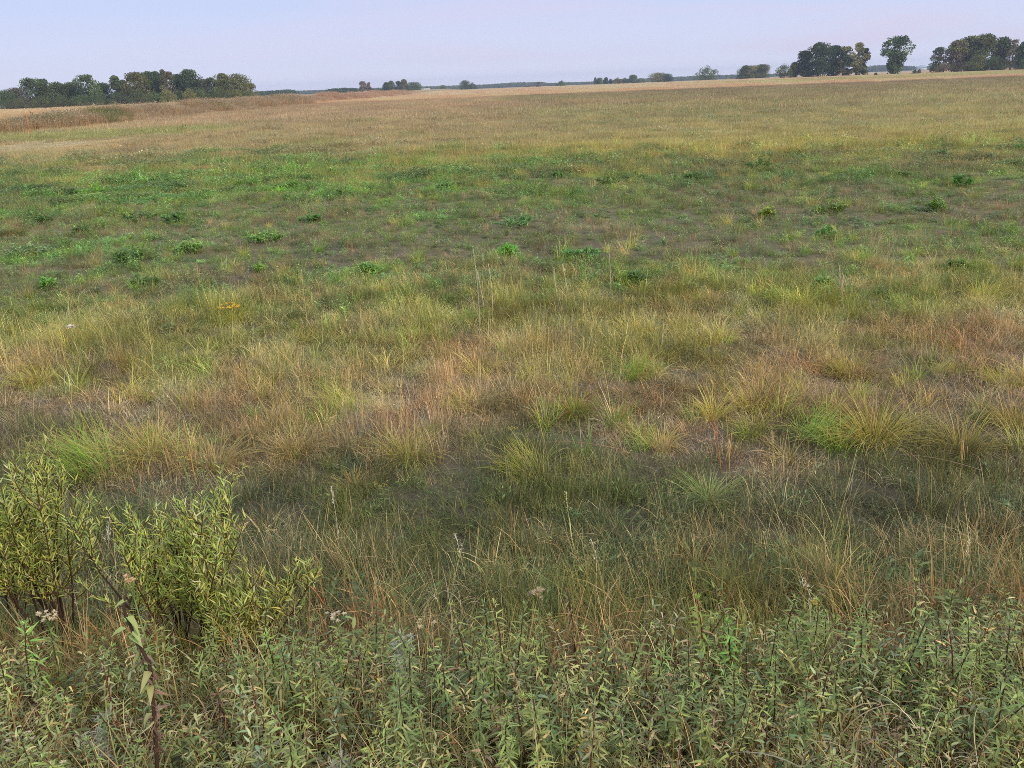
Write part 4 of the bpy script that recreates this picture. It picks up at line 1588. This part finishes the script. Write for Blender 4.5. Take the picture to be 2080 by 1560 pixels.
# ------------------------------------------------------------------ grass tussocks that stand out
def tussock(px, py, wpx, hpx, label, green=lin(96, 122, 58), tipc=lin(206, 160, 92), n=320, bend=(0.3, 1.7), wind=None, name='grass_tussock', group='grass tussocks in the near meadow', tipmix=.38):
    x, y = ground_at(px, py)
    z = float(H(x, y))
    zc = math.cos(R(PITCH)) * y + math.sin(R(PITCH)) * CAM_Z
    w = wpx / F * zc; h = hpx / F * zc / math.cos(math.atan2(CAM_Z, y))
    m = MB()
    n = int(n * 1.15); h *= 1.0
    P, a = disc(n, w * .3)
    P[:, 2] -= .01
    az = a + rng.normal(0, .5, n)
    if wind is not None:
        k = rng.random(n) < .55
        az = np.where(k, wind + rng.normal(0, .5, n), az)
    g = np.array(green) * 2.3 * rng.uniform(.7, 1.3, (n, 1))
    t = np.array(tipc) * 1.5 * rng.uniform(.7, 1.25, (n, 1))
    f = (rng.random((n, 1)) < tipmix)
    tp = np.where(f, t, g * [1.35, 1.2, .9])
    bs = np.where(rng.random((n, 1)) < .12, t * .8, g)
    r = np.hypot(P[:, 0], P[:, 1]) / (w * .3)
    ln = rng.uniform(.02, .35, n) + r * .45
    L = h * rng.uniform(.4, 1.15, n)
    blades(m, P, az, ln, L, rng.uniform(.004, .0085, n) * max(1, y / 7), rng.uniform(*bend, n) + (rng.random(n) < .2) * rng.uniform(.5, 1.6, n), np.clip(bs, 0, .7), np.clip(tp, 0, .75), segs=5)
    o = obj(name, m, M_PLANT, loc=(x, y, z))
    return tag(o, label, 'grass tussock', group)


GRN, YGR, DGR = lin(98, 134, 58), lin(146, 156, 80), lin(88, 110, 66)
ORG, STR, PUR = lin(204, 164, 110), lin(198, 180, 130), lin(150, 128, 112)
TS = [
    (205, 955, 190, 130, 'large tussock with deep green heart and orange tips behind the willows', GRN, ORG, 520, 2.9),
    (310, 930, 90, 110, 'upright straw-coloured tussock right of the large deep green one', lin(134, 134, 80), ORG, 200, None),
    (1078, 968, 130, 90, 'green and orange tussock low in the middle, beside a fallen reddish stalk', lin(110, 130, 54), ORG, 320, 2.7),
    (1165, 845, 70, 85, 'small bright green tussock with reddish tips at the middle of the purple-brown grass', lin(104, 128, 50), lin(190, 120, 84), 200, None),
    (1290, 765, 130, 70, 'wide green tussock on a hump with orange tips right of the middle', GRN, ORG, 380, .2),
    (1545, 830, 110, 70, 'yellow-green tussock on its own right of the middle', YGR, STR, 320, None),
    (1650, 885, 120, 80, 'dark green tussock leaning right beside a dark soil hollow', GRN, ORG, 320, .1),
    (1775, 900, 110, 120, 'tall orange-tipped tussock right of the soil hollow', lin(130, 130, 66), ORG, 300, None),
    (1950, 915, 90, 110, 'upright tussock of orange and green blades near the right edge', lin(120, 126, 66), ORG, 240, None),
    (2060, 870, 80, 90, 'orange-brown tussock touching the right edge', lin(120, 116, 62), ORG, 240, None),
    (2040, 780, 90, 60, 'bright yellow-green tussock at the right edge above the orange-brown one', lin(140, 150, 66), STR, 260, None),
    (1730, 765, 110, 70, 'dense olive tussock with fine brown tops in the right purple-brown grass', lin(112, 118, 64), lin(170, 140, 96), 300, None),
    (945, 655, 90, 55, 'dark green tussock standing high among straw near the middle', lin(100, 122, 54), STR, 280, .0),
    (850, 688, 90, 45, 'green mound-like tussock with golden rim left of the middle', lin(104, 122, 50), lin(214, 178, 96), 320, None),
    (770, 690, 50, 40, 'small green tussock beside the mound-like one', lin(104, 122, 50), STR, 160, None),
    (1290, 680, 100, 60, 'straw and orange tussock above the green hump', lin(150, 144, 76), lin(216, 176, 100), 280, None),
    (1420, 700, 90, 50, 'light green arching tussock right of the straw and orange one', YGR, STR, 240, None),
    (470, 655, 70, 50, 'bright yellow-green tussock with yellow flowers on the left', lin(140, 154, 66), lin(190, 180, 80), 240, None),
    (80, 775, 110, 50, 'yellow-green low tussock near the left edge', lin(130, 140, 64), STR, 260, None),
    (700, 830, 110, 75, 'olive tussock with light tips left of two tall thin stalks', lin(120, 128, 66), STR, 280, 2.8),
    (960, 830, 110, 70, 'pale arching tussock with silvery blades curving left', lin(136, 146, 92), lin(190, 186, 130), 240, 3.0),
    (440, 950, 80, 90, 'wispy straw and brown tussock right of the middle willow top', lin(132, 132, 86), ORG, 180, None),
    (1440, 1020, 80, 80, 'upright dark green tussock under two long thin stalks', DGR, STR, 220, None),
    (1870, 640, 100, 45, 'green tussock in the pale grass on the right', lin(116, 136, 60), STR, 260, None),
    (1450, 850, 60, 80, 'thin yellowish tussock left of the soil hollow', lin(140, 140, 80), ORG, 160, None),
    (600, 920, 100, 80, 'pale feathery tussock left of the dark middle grass', lin(134, 130, 92), STR, 220, None),
    (830, 935, 90, 95, 'orange and straw tussock beside the dark middle gap', lin(122, 130, 66), ORG, 240, None),
    (1340, 905, 90, 60, 'small straw tussock between the purple tufts right of the middle', lin(140, 132, 84), STR, 180, None),
    (720, 990, 90, 45, 'low tan tussock above the yellow-headed herb', lin(142, 126, 84), STR, 220, None),
    (1600, 610, 110, 50, 'grassy green tussock where the leafy strip meets the straw', lin(112, 136, 64), STR, 260, None),
    (1745, 535, 90, 40, 'dark green grassy tussock in the leafy strip on the right', lin(96, 124, 60), lin(150, 150, 80), 240, None),
    (30, 478, 70, 30, 'dark brown tussock at the left edge in the leafy strip', lin(104, 96, 66), lin(130, 112, 84), 240, None)]
for t in TS:
    tussock(t[0], t[1], t[2], t[3], t[4], t[5], t[6], t[7], wind=t[8])


# ------------------------------------------------------------------ bright weed clumps in the mown strip
def weed_clump(px, py, wpx, hpx, label, col=lin(98, 148, 64), n=420):
    x, y = ground_at(px, py)
    z = float(H(x, y))
    zc = math.cos(R(PITCH)) * y + math.sin(R(PITCH)) * CAM_Z
    w = wpx / F * zc; h = hpx / F * zc
    m, s_ = MB(), MB()
    k = 16
    ends = []
    for i in range(k):
        a, q = rng.uniform(0, TAU), math.sqrt(rng.random()) * .5
        e = np.array([math.cos(a) * q * w, math.sin(a) * q * w * .7, h * (1 - (q * 1.6) ** 2) * rng.uniform(.75, 1.1)])
        b = np.array([e[0] * .35, e[1] * .35, -.01])
        tube(s_, [b, (b + e) / 2 + [0, 0, h * .08], e], [.005, .004, .002], np.array(col) * .9, 4)
        ends.append((b, e))
    kk = rng.integers(0, k, n)
    t = rng.uniform(.3, 1.02, n)
    B = np.array([ends[i][0] for i in kk]); E = np.array([ends[i][1] for i in kk])
    P = B + (E - B) * t[:, None] + rng.normal(0, .012, (n, 3)) + np.stack([0 * t, 0 * t, h * .08 * np.sin(t * math.pi)], 1)
    a = rng.uniform(0, TAU, n)
    D = np.stack([np.cos(a), np.sin(a), rng.uniform(-.2, 1., n)], 1)
    c = np.array(col) * 1.7 * rng.uniform(.65, 1.3, (n, 1)) * (1 + rng.normal(0, .05, (n, 3)))
    sz = .5 + .5 * min(1, w / .5)
    leaves(m, P, D, rng.uniform(.06, .12, n) * sz, rng.uniform(.018, .034, n) * sz, rng.uniform(0, .7, n), np.clip(c, 0, .7))
    o = thing('weed_clump', label, 'weed clump', (x, y, z), 0, 'leafy weed clumps in the mown strip')
    obj('stems', s_, M_STEM, o); obj('leaves', m, M_PLANT, o)


BR, DK, GY = lin(112, 142, 76), lin(96, 126, 72), lin(114, 136, 96)
WC = [
    (1033, 528, 58, 34, 'vivid green rounded weed clump standing alone near the middle', lin(108, 158, 64)),
    (740, 562, 80, 30, 'light green spreading weed clump left of the vivid middle one', BR),
    (275, 452, 110, 26, 'broad dark green weed clump left of its twin on the left', DK),
    (355, 455, 68, 26, 'compact dark green weed clump right of the broad one on the left', DK),
    (92, 455, 54, 18, 'small dark weed clump near the left edge', lin(80, 112, 62)),
    (170, 478, 48, 24, 'mid green weed clump below the small dark one', DK),
    (540, 490, 90, 26, 'green weed clump with bright right side left of the middle', BR),
    (385, 515, 60, 26, 'bright green weed clump below the compact dark pair', BR),
    (270, 530, 80, 32, 'loose green weed clump in the left part of the strip', lin(100, 130, 72)),
    (100, 585, 44, 24, 'small bright weed clump near the left edge low in the strip', lin(108, 156, 76)),
    (295, 583, 70, 26, 'dark leafy clump at the lower edge of the strip on the left', DK),
    (530, 553, 34, 18, 'tiny light green clump left of the spreading clump', lin(118, 160, 76)),
    (60, 520, 90, 30, 'blue-green weed clump hugging the left edge', GY),
    (1050, 460, 110, 26, 'soft blue-green weed patch above the vivid middle clump', lin(100, 134, 82)),
    (1240, 375, 70, 18, 'dark clump in the row of dark weeds right of the middle', DK),
    (1290, 365, 50, 16, 'small dark clump next to the row of dark weeds', DK),
    (1130, 362, 36, 14, 'small green clump at the upper edge of the strip near the middle', lin(86, 118, 60)),
    (1540, 345, 62, 26, 'tall dark green weed clump at the upper edge right of the middle', lin(80, 118, 64)),
    (1912, 324, 52, 22, 'dark green pointed weed clump at the upper right edge of the strip', lin(80, 118, 64)),
    (1985, 320, 44, 16, 'flat green weed clump right of the pointed one', DK),
    (2070, 312, 34, 22, 'green weed clump touching the right edge of the picture', DK),
    (1950, 380, 60, 28, 'bushy green weed clump with dark foot on the right', lin(84, 130, 62)),
    (1405, 365, 46, 18, 'small clump of dark leaves between the dark row and the tall one', DK),
    (1900, 430, 50, 30, 'bright green upright weed clump in the right half', BR),
    (1555, 445, 46, 28, 'yellow-green weed clump in the middle of the right half', lin(128, 152, 72)),
    (1690, 435, 90, 28, 'loose light green weed clump in the right half', lin(116, 142, 74)),
    (1680, 480, 50, 20, 'light green arching clump below the loose one', lin(108, 140, 80)),
    (1290, 575, 54, 26, 'dark rosette of narrow leaves at the lower edge of the strip', lin(84, 112, 66)),
    (1180, 525, 90, 22, 'low dark green clump right of the vivid middle clump', lin(84, 124, 70)),
    (1665, 590, 56, 26, 'light leafy clump at the lower right edge of the strip', lin(120, 152, 92)),
    (1940, 555, 70, 30, 'grassy green clump low in the strip near the right edge', lin(98, 128, 62)),
    (630, 450, 50, 20, 'green clump beside a brown hollow left of the middle', DK),
    (510, 380, 70, 20, 'bright green clump in the upper left green band', BR),
    (600, 385, 60, 20, 'second bright green clump of the upper left green band', BR),
    (330, 375, 70, 20, 'dark green clump at the top of the upper left green band', DK),
    (200, 395, 90, 24, 'yellow-green clump in the left green band', lin(124, 156, 66)),
    (700, 400, 60, 18, 'dull green clump at the right end of the upper left green band', DK),
    (905, 385, 50, 16, 'small green clump right of the green band', DK),
    (1835, 360, 40, 12, 'low dark clump between the tall and the bushy ones on the right', DK)]
for t in WC:
    weed_clump(*t)


# ------------------------------------------------------------------ long stalks
def stalk(px, py, px2, py2, label, col=STR, head='bare', name='grass_stalk', r=.0018, group='tall dry grass stalks', blade=True):
    """one stalk rooted at (px, py) on the ground, its tip seen at (px2, py2)"""
    x, y = ground_at(px, py)
    z = float(H(x, y))
    d = ray(px2, py2)
    k = y / d.y
    tip = np.array([d.x * k - x, 0, CAM_Z + d.z * k - z])
    c = np.array(col) * 1.9
    m = MB()
    ts = np.linspace(0, 1, 9)[:, None]
    bow = np.array([tip[2] * rng.uniform(-.06, .06), tip[2] * rng.uniform(-.1, .1), 0])
    pts = tip * ts + bow * np.sin(ts * math.pi) * .6
    tube(m, pts, np.linspace(r * 1.3, r * .6, 9), np.clip(c, 0, .75), 5)
    if blade:
        for t in (.15, .3, .45):
            p = pts[int(t * 8)][None]
            blades(m, p, rng.uniform(0, TAU, 1), rng.uniform(.2, .5, 1), tip[2] * rng.uniform(.25, .45), .005, rng.uniform(.4, 1.4, 1), c, c * 1.1, segs=4)
    if head == 'bare':
        o = obj(name, m, M_PLANT, loc=(x, y, z - .01))
        return tag(o, label, 'grass stalk', group)
    o = thing(name, label, 'grass stalk', (x, y, z - .01), 0, group)
    obj('stem', m, M_PLANT, o)
    hm = MB()
    n = {'spike': 46, 'plume': 70, 'oat': 26}[head]
    t = rng.uniform(.72 if head != 'spike' else .78, 1, n)
    P = np.stack([np.interp(t, ts[:, 0], pts[:, k_]) for k_ in range(3)], 1)
    a = rng.uniform(0, TAU, n)
    out_ = {'spike': .006, 'plume': .022, 'oat': .03}[head]
    P = P + np.stack([np.cos(a), np.sin(a), 0 * a], 1) * out_ * (1.02 - t)[:, None] * 3.2 * rng.random((n, 1))
    D = np.stack([np.cos(a) * .5, np.sin(a) * .5, np.ones(n) if head != 'oat' else rng.uniform(-.6, .8, n)], 1)
    leaves(hm, P, D, rng.uniform(.012, .022, n), rng.uniform(.003, .005, n), .1, np.clip(c * 1.15 * rng.uniform(.8, 1.2, (n, 1)), 0, .78))
    obj('seed_head', hm, M_PLANT, o)
    return o


PNK = lin(206, 178, 156)
ST = [
    (975, 690, 960, 498, 'tallest pale seed stalk standing alone above the middle of the leafy strip', PNK, 'spike'),
    (985, 640, 968, 545, 'feathery pale seed head just below the tallest stalk', PNK, 'plume'),
    (1000, 640, 992, 535, 'thin seed stalk right of the feathery head', PNK, 'spike'),
    (1240, 590, 1236, 495, 'upright pale seed stalk right of the vivid green clump', PNK, 'spike'),
    (1155, 600, 1143, 535, 'leaning seed stalk in the small group right of the middle', PNK, 'plume'),
    (1132, 600, 1125, 542, 'left seed stalk of the small group right of the middle', PNK, 'plume'),
    (1712, 620, 1705, 540, 'pale thick seed stalk in the strip on the right', PNK, 'plume'),
    (1515, 600, 1513, 540, 'short seed stalk left of the pale thick one', PNK, 'spike'),
    (625, 660, 612, 548, 'tall straw stalk leaning left in the left part of the meadow', STR, 'spike'),
    (245, 700, 180, 585, 'long bent stalk arching left on the left side', STR, 'bare'),
    (313, 770, 297, 640, 'thin vertical straw stalk on the left', STR, 'bare'),
    (735, 880, 732, 735, 'straight orange stalk left of the middle', ORG, 'bare'),
    (815, 870, 820, 720, 'thin orange stalk right of the straight one', ORG, 'bare'),
    (1108, 905, 1085, 740, 'long orange stalk leaning left in the purple-brown grass', ORG, 'bare'),
    (1242, 850, 1222, 725, 'orange stalk right of the long leaning one', ORG, 'bare'),
    (1465, 960, 1425, 765, 'long reddish stalk leaning left at the right of the picture centre', lin(190, 128, 96), 'bare'),
    (1483, 975, 1472, 810, 'thin orange stalk parallel to the long reddish one', ORG, 'bare'),
    (1572, 1010, 1568, 872, 'slim stalk with a tiny pale head over the dark grass', STR, 'spike'),
    (1668, 1180, 1742, 905, 'long pale yellow stalk slanting right over the dark green grass', lin(186, 176, 120), 'bare'),
    (1955, 960, 1970, 800, 'thin orange stalk near the right edge', ORG, 'bare'),
    (1790, 880, 1735, 770, 'orange stalk leaning left over the tall orange-tipped tussock', ORG, 'bare'),
    (148, 860, 143, 745, 'straw stalk above the large deep green tussock', STR, 'bare'),
    (400, 985, 372, 850, 'reddish straw stalk above the middle willow', ORG, 'bare'),
    (690, 1130, 672, 985, 'white seed spike in the dark grass right of the willows', lin(206, 202, 176), 'spike'),
    (950, 1200, 925, 1080, 'pale arching seed stalk rising behind the thicket in the middle', lin(196, 190, 150), 'oat'),
    (1170, 1140, 1150, 995, 'light oat-like seed head above the dark grass in the middle', lin(190, 180, 130), 'oat'),
    (1235, 1260, 1200, 1090, 'oat-like stalk with hanging seeds right of the middle', lin(200, 190, 150), 'oat'),
    (1420, 1170, 1410, 1010, 'thin grass stalk over the dark grass right of the middle', STR, 'bare'),
    (1700, 1260, 1715, 1040, 'tall yellow stalk standing out of the right thicket', lin(206, 186, 100), 'bare'),
    (1690, 1330, 1625, 1160, 'oat-like seed stalk bending left out of the right thicket', lin(200, 190, 150), 'oat'),
    (1300, 1300, 1240, 1160, 'reddish straw stalk slanting left behind the thicket', lin(196, 140, 104), 'bare'),
    (660, 1260, 640, 1120, 'orange blade-like stalk right of the sprawling willow', lin(206, 130, 86), 'bare'),
    (1845, 1300, 1850, 1130, 'pinkish straight stalk on the right behind the thicket', lin(190, 150, 130), 'bare'),
    (1960, 1260, 1970, 1095, 'pinkish seed spike near the right edge', lin(196, 150, 130), 'spike'),
    (2050, 1250, 2010, 1085, 'reddish stalk leaning left at the right edge', lin(186, 130, 110), 'bare'),
    (225, 1240, 222, 1040, 'whitish seed plume standing between the two left willows', lin(200, 200, 176), 'plume')]
for t in ST:
    y_ = ground_at(t[0], t[1])[1]
    stalk(*t, r=.0018 if y_ < 4 else .003 if y_ < 9 else .0045)


def fallen_stalk(px, py, px2, py2, label, col):
    x, y = ground_at(px, py); x2, y2 = ground_at(px2, py2)
    z, z2 = float(H(x, y)) + .09, float(H(x2, y2)) + .07
    m = MB()
    t = np.linspace(0, 1, 9)[:, None]
    pts = np.array([0, 0, 0]) * (1 - t) + np.array([x2 - x, y2 - y, z2 - z]) * t + np.array([0, 0, .03]) * np.sin(t * math.pi)
    tube(m, pts, np.linspace(.003, .0015, 9), np.array(col) * 1.2, 5)
    tag(obj('fallen_stalk', m, M_PLANT, loc=(x, y, z)), label, 'grass stalk', 'fallen dry stalks')


fallen_stalk(1260, 935, 1085, 915, 'reddish fallen stalk lying behind the green and orange tussock', lin(190, 156, 130))
fallen_stalk(690, 930, 600, 860, 'long fallen straw stalk left of the straight orange one', lin(196, 156, 120))
fallen_stalk(1990, 980, 1800, 940, 'fallen pale stalk below the tall orange-tipped tussock', lin(176, 160, 136))


# ------------------------------------------------------------------ small flowers and herbs
def flower_herb(px, py, y, label, petal, n=9, spread=.03, r=.006, green=GREENS[0], name='flowering_herb', px_top=None):
    x, y, z, h = place_top(px, py, y)
    o = thing(name, label, 'plant', (x, y, z - .01))
    m = MB(); f = MB()
    tube(m, [(0, 0, 0), (.005, 0, h * .5), (0, 0, h * .86)], [.003, .0026, .002], np.array(green) * 1.2, 5)
    for i in range(n):
        a = rng.uniform(0, TAU); q = spread * math.sqrt(rng.random())
        e = np.array([math.cos(a) * q, math.sin(a) * q, h * rng.uniform(.95, 1.0)])
        tube(m, [(0, 0, h * .84), e * [.6, .6, 1] - [0, 0, h * .03], e], .0012, np.array(green) * 1.2, 4)
        k = 12
        aa = np.arange(k) * TAU / k
        D = np.stack([np.cos(aa), np.sin(aa), rng.uniform(.1, 1.4, k)], 1)
        leaves(f, np.tile(e, (k, 1)), D, r * 1.4, r * .6, .3, np.clip(np.array(petal) * 1.2 * rng.uniform(.85, 1.1, (k, 1)), 0, .85))
    k = 22
    t = rng.uniform(.2, .85, k); a = rng.uniform(0, TAU, k)
    lm = MB()
    leaves(lm, np.stack([0 * t, 0 * t, t * h], 1), np.stack([np.cos(a), np.sin(a), rng.uniform(0, .8, k)], 1), rng.uniform(.03, .06, k), .007, .3, colmix([green], [1], k))
    obj('stem', m, M_STEM, o); obj('leaves', lm, M_PLANT, o); obj('flower_head', f, M_PLANT, o)


WH, CRM, FLY = lin(204, 200, 188), lin(186, 176, 148), lin(214, 188, 74)
flower_herb(682, 1240, 2.3, 'white-tufted herb just left of the thicket middle below the dark grass', WH, 8, .035, .008)
flower_herb(90, 1240, 2.3, 'flat cluster of faded whitish flowers before the left willow stems', lin(196, 186, 168), 14, .04, .008)
flower_herb(260, 1165, 2.15, 'small pinkish-white and yellow flower above the milkweed', lin(226, 200, 160), 6, .016, .008)
flower_herb(1092, 1195, 2.3, 'fluffy faded flower head behind the thicket near the middle', CRM, 14, .035, .009)
flower_herb(1655, 1215, 2.25, 'round yellowish bud head on the right above the thicket', lin(190, 182, 110), 8, .014, .008)
flower_herb(35, 1500, 1.68, 'tiny white aster heads at the lower left corner', WH, 7, .04, .006)
flower_herb(110, 1548, 1.6, 'single white flower head at the bottom near the left corner', WH, 3, .02, .008)
flower_herb(865, 1258, 2.2, 'whitish torn seed head at the edge of the thicket left of the black stem', CRM, 5, .03, .008)
flower_herb(400, 895, 4.7, 'yellow herb right of the wispy stalks behind the middle willow', lin(176, 166, 84), 12, .06, .006)
flower_herb(775, 978, 4.5, 'flat yellow flower head low in the dark middle grass', lin(176, 166, 90), 12, .05, .006)
flower_herb(1043, 868, 5.4, 'small yellow flower head in the purple grass near the middle', lin(200, 184, 84), 9, .05, .006)
flower_herb(370, 925, 4.5, 'low yellow-green herb head beside the upright straw tussock', lin(196, 186, 80), 9, .05, .006)
flower_herb(462, 620, 9.2, 'bright yellow flowers on top of the yellow-green tussock', FLY, 16, .16, .022)
flower_herb(142, 662, 8.2, 'single white flower head on a thin stem near the left edge', lin(236, 236, 236), 5, .02, .035)


def silver_sage(px, py, y, label, n=120, hmax=.4):
    x, y, z, h = place_top(px, py, y)
    o = thing('silver_sage', label, 'plant', (x, y, z - .01))
    m, l = MB(), MB()
    for i in range(4):
        az = rng.uniform(0, TAU)
        pts = path((0, 0, 0), az, .05, h * rng.uniform(.85, 1), .22, 7)
        tube(m, pts, np.linspace(.003, .0014, 7), np.array(SILV) * .9, 5)
        t = rng.uniform(.45, 1, n)
        P = np.stack([np.interp(t * 6, np.arange(7), pts[:, k]) for k in range(3)], 1)
        a = rng.uniform(0, TAU, n)
        D = np.stack([np.cos(a), np.sin(a), rng.uniform(0, 1.3, n)], 1)
        leaves(l, P, D, rng.uniform(.014, .032, n), rng.uniform(.003, .006, n), rng.uniform(-.3, .8, n), np.clip(np.array(SILV) * 1.15 * rng.uniform(.8, 1.15, (n, 1)), 0, .8))
    obj('stem', m, M_STEM, o); obj('leaves', l, M_PLANT, o)


silver_sage(815, 1290, 2.15, 'silvery-white leaved sage plant in the middle of the thicket edge')
silver_sage(178, 1450, 1.75, 'grey withered sage sprig low in the left thicket', n=40)
silver_sage(690, 1545, 1.55, 'silvery sage tips at the bottom edge left of the middle', n=60)
silver_sage(505, 1530, 1.6, 'silver-grey sage sprig at the bottom edge below the rusty dead goldenrod', n=40)

# ------------------------------------------------------------------ haze
HAZE_DENS = .0002


def haze():
    m = bpy.data.materials.new('haze_air')
    m.use_nodes = True
    t = m.node_tree
    t.nodes.clear()
    o = node(t, 'ShaderNodeOutputMaterial')
    v = node(t, 'ShaderNodeVolumePrincipled')
    v.inputs['Color'].default_value = (.74, .83, 1.0, 1)
    v.inputs['Density'].default_value = HAZE_DENS
    v.inputs['Anisotropy'].default_value = 0.0
    link(t, v.outputs[0], o.inputs['Volume'])
    b = MB()
    box(b, (-3400, -3400, -6), (3400, 3400, 36), (1, 1, 1))
    tag(obj('haze', b, m), 'thin blue evening haze over the whole plain', None, None, 'stuff')


haze()
